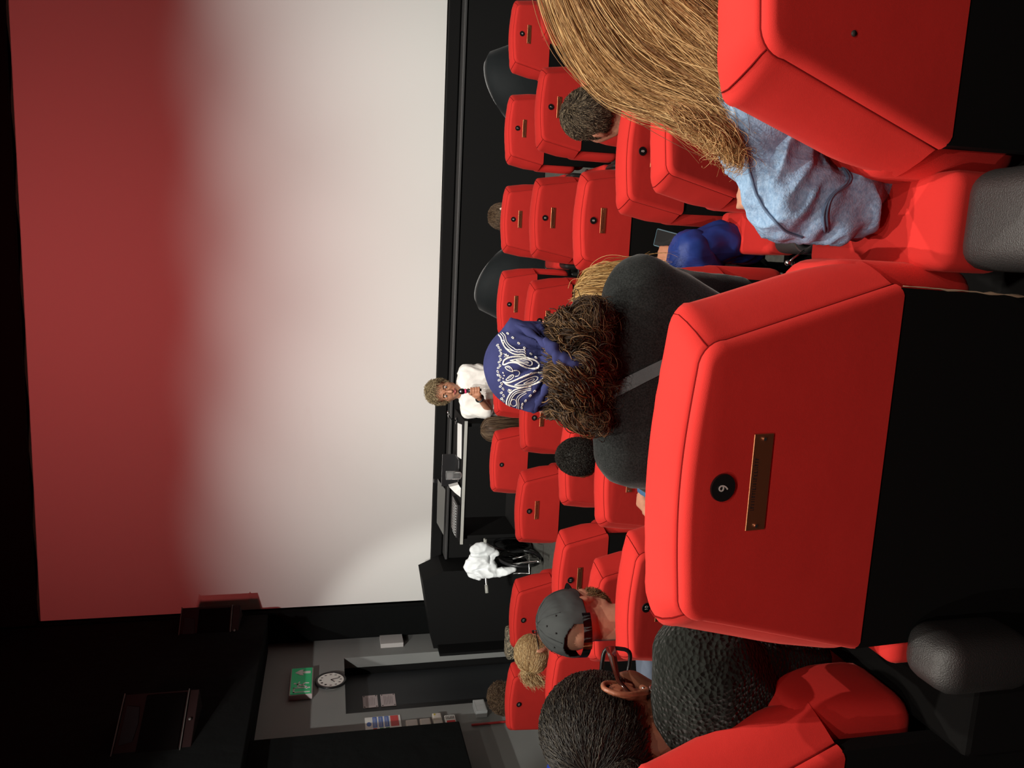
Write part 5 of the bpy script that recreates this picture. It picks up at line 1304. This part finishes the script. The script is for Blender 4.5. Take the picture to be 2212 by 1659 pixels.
bodyp += hand_prims(e2, w2, .4)
body = link('body', blob(bodyp, .005, 2), SKIN_T, t)
tp = [('h', [(SRt+V3(-.02, 0, -.01), .055), (SLf+V3(.02, 0, -.01), .055), (mid+V3(0, .01, .0), .07), (mid+V3(-.11, 0, -.22), .09), (mid+V3(.11, 0, -.22), .09)]), ('h', [(mid+V3(-.11, 0, -.22), .09), (mid+V3(.11, 0, -.22), .09), (hipc+V3(-.11, 0, -.04), .11), (hipc+V3(.11, 0, -.04), .11)]),
      ('h', [(SRt, .055), (SRt.lerp(e1, .78)+V3(-.01, 0, -.01), .062)]), ('h', [(SLf, .055), (SLf.lerp(e2, .62), .060)])]
link('white_top', blob(tp, .008, 2, [((7, 7, 4), .014), ((20, 20, 8), -.010)]), WCOTTON, body)
link('trousers', blob([('h', [(hipc+V3(-.09, 0, -.06), .10), (hipc+V3(.09, 0, -.06), .10)])]+[('h', [(hipc+V3(sd*.09, 0, -.03), .095), (V3(hipc.x+sd*.12, Yp-.30, .66), .065)]) for sd in (-1, 1)]+[('h', [(V3(hipc.x+sd*.12, Yp-.30, .66), .065), (V3(hipc.x+sd*.13, Yp-.18, .14), .045)]) for sd in (-1, 1)], .012, 2), TROUSER, body)
face_bits(hm, S, body)
glasses_obj(hm, S, body, mat('thin_gold', (.35, .22, .12), .3, metal=.8), r=.0016)
h = hm_off(hm, S)
P = scalp(h, RAD(S, 1.05), 2600, .09, K=14, crown=(0, -.1, 1), lift=.020, curl=.008, cfreq=2.2, region=lambda x, y, z: z > .72 or (y < .25 and z > -.75), seed=121, jit=.6, grav=.3)
hair('hair', strands_mesh(P, .0013, .0008, shell=cap_shell(hm, S, 1.07, zlo=-.7, zf=.78, fwd=.2), shell_val=.2), H_SANDY, body)
bm = bmesh.new(); wd = (w1-e1).normalized(); tube_bm(bm, [w1.lerp(e1, .10)+q for q in [(wd.orthogonal().normalized()*math.cos(a)+wd.cross(wd.orthogonal().normalized())*math.sin(a))*.030 for a in np.linspace(0, 2*math.pi, 21)[:-1]]], .008, 8, True)
link('wristwatch', b2m(bm), PLASTIC, body)
t = thing('handheld_microphone', 'black handheld microphone with a pink ring held below the presenter chin', 'microphone', mc)
bm = bmesh.new(); cyl(bm, mt1, mt1.lerp(mt0, .72), .011, .015, 20); link('handle', b2m(bm), PLASTIC, t)
bm = bmesh.new(); sph(bm, mt1.lerp(mt0, .86), (.024, .024, .030), 12); link('head', b2m(bm), DARKSTEEL, t)
bm = bmesh.new(); cyl(bm, mt1.lerp(mt0, .66), mt1.lerp(mt0, .74), .018, .019, 20); link('ring', b2m(bm), mat('pink_ring', (.75, .05, .16), .4), t)
t = thing('bar_stool', 'dark bar stool that the presenter perches on', 'stool', (hipc.x, Yp+.1, 0))
bm = bmesh.new(); cyl(bm, (hipc.x, Yp+.1, .55), (hipc.x, Yp+.1, .60), .17, n=28); link('seat', b2m(bm), PLASTIC, t)
for a in (.8, 2.4, 3.9, 5.5):
    bm = bmesh.new(); cyl(bm, (hipc.x+.1*math.cos(a), Yp+.1+.1*math.sin(a), .55), (hipc.x+.19*math.cos(a), Yp+.1+.19*math.sin(a), 0), .012); link('leg', b2m(bm), DARKSTEEL, t)

# --- black handbag with a metal clip, on the right of the bandana wearer -----------------------
bp_ = at(1742, 604, 1.34)
t = thing('handbag', 'black handbag with a shiny metal clip beside the black jersey sleeve', 'bag', bp_)
link('bag_body', blob([('h', [(bp_+V3(-.02, .02, -.04), .03), (bp_+V3(-.10, .10, -.10), .04), (bp_+V3(-.02, .12, -.14), .03)])], .006, 2, [(20, .006)]), BLKPAINT, t)
bm = bmesh.new(); tube_bm(bm, [bp_+V3(-.01, .02, -.02), at(1712, 568, 1.36), at(1720, 590, 1.33), bp_+V3(-.05, .03, -.02)], .005, 8); link('strap_loop', b2m(bm), PLASTIC, t)
bm = bmesh.new(); tube_bm(bm, [at(1700, 570, 1.35), at(1716, 556, 1.35), at(1738, 541, 1.35)], .0022, 8); sph(bm, at(1702, 568, 1.35), .006, 8); link('clip', b2m(bm), STEEL, t)
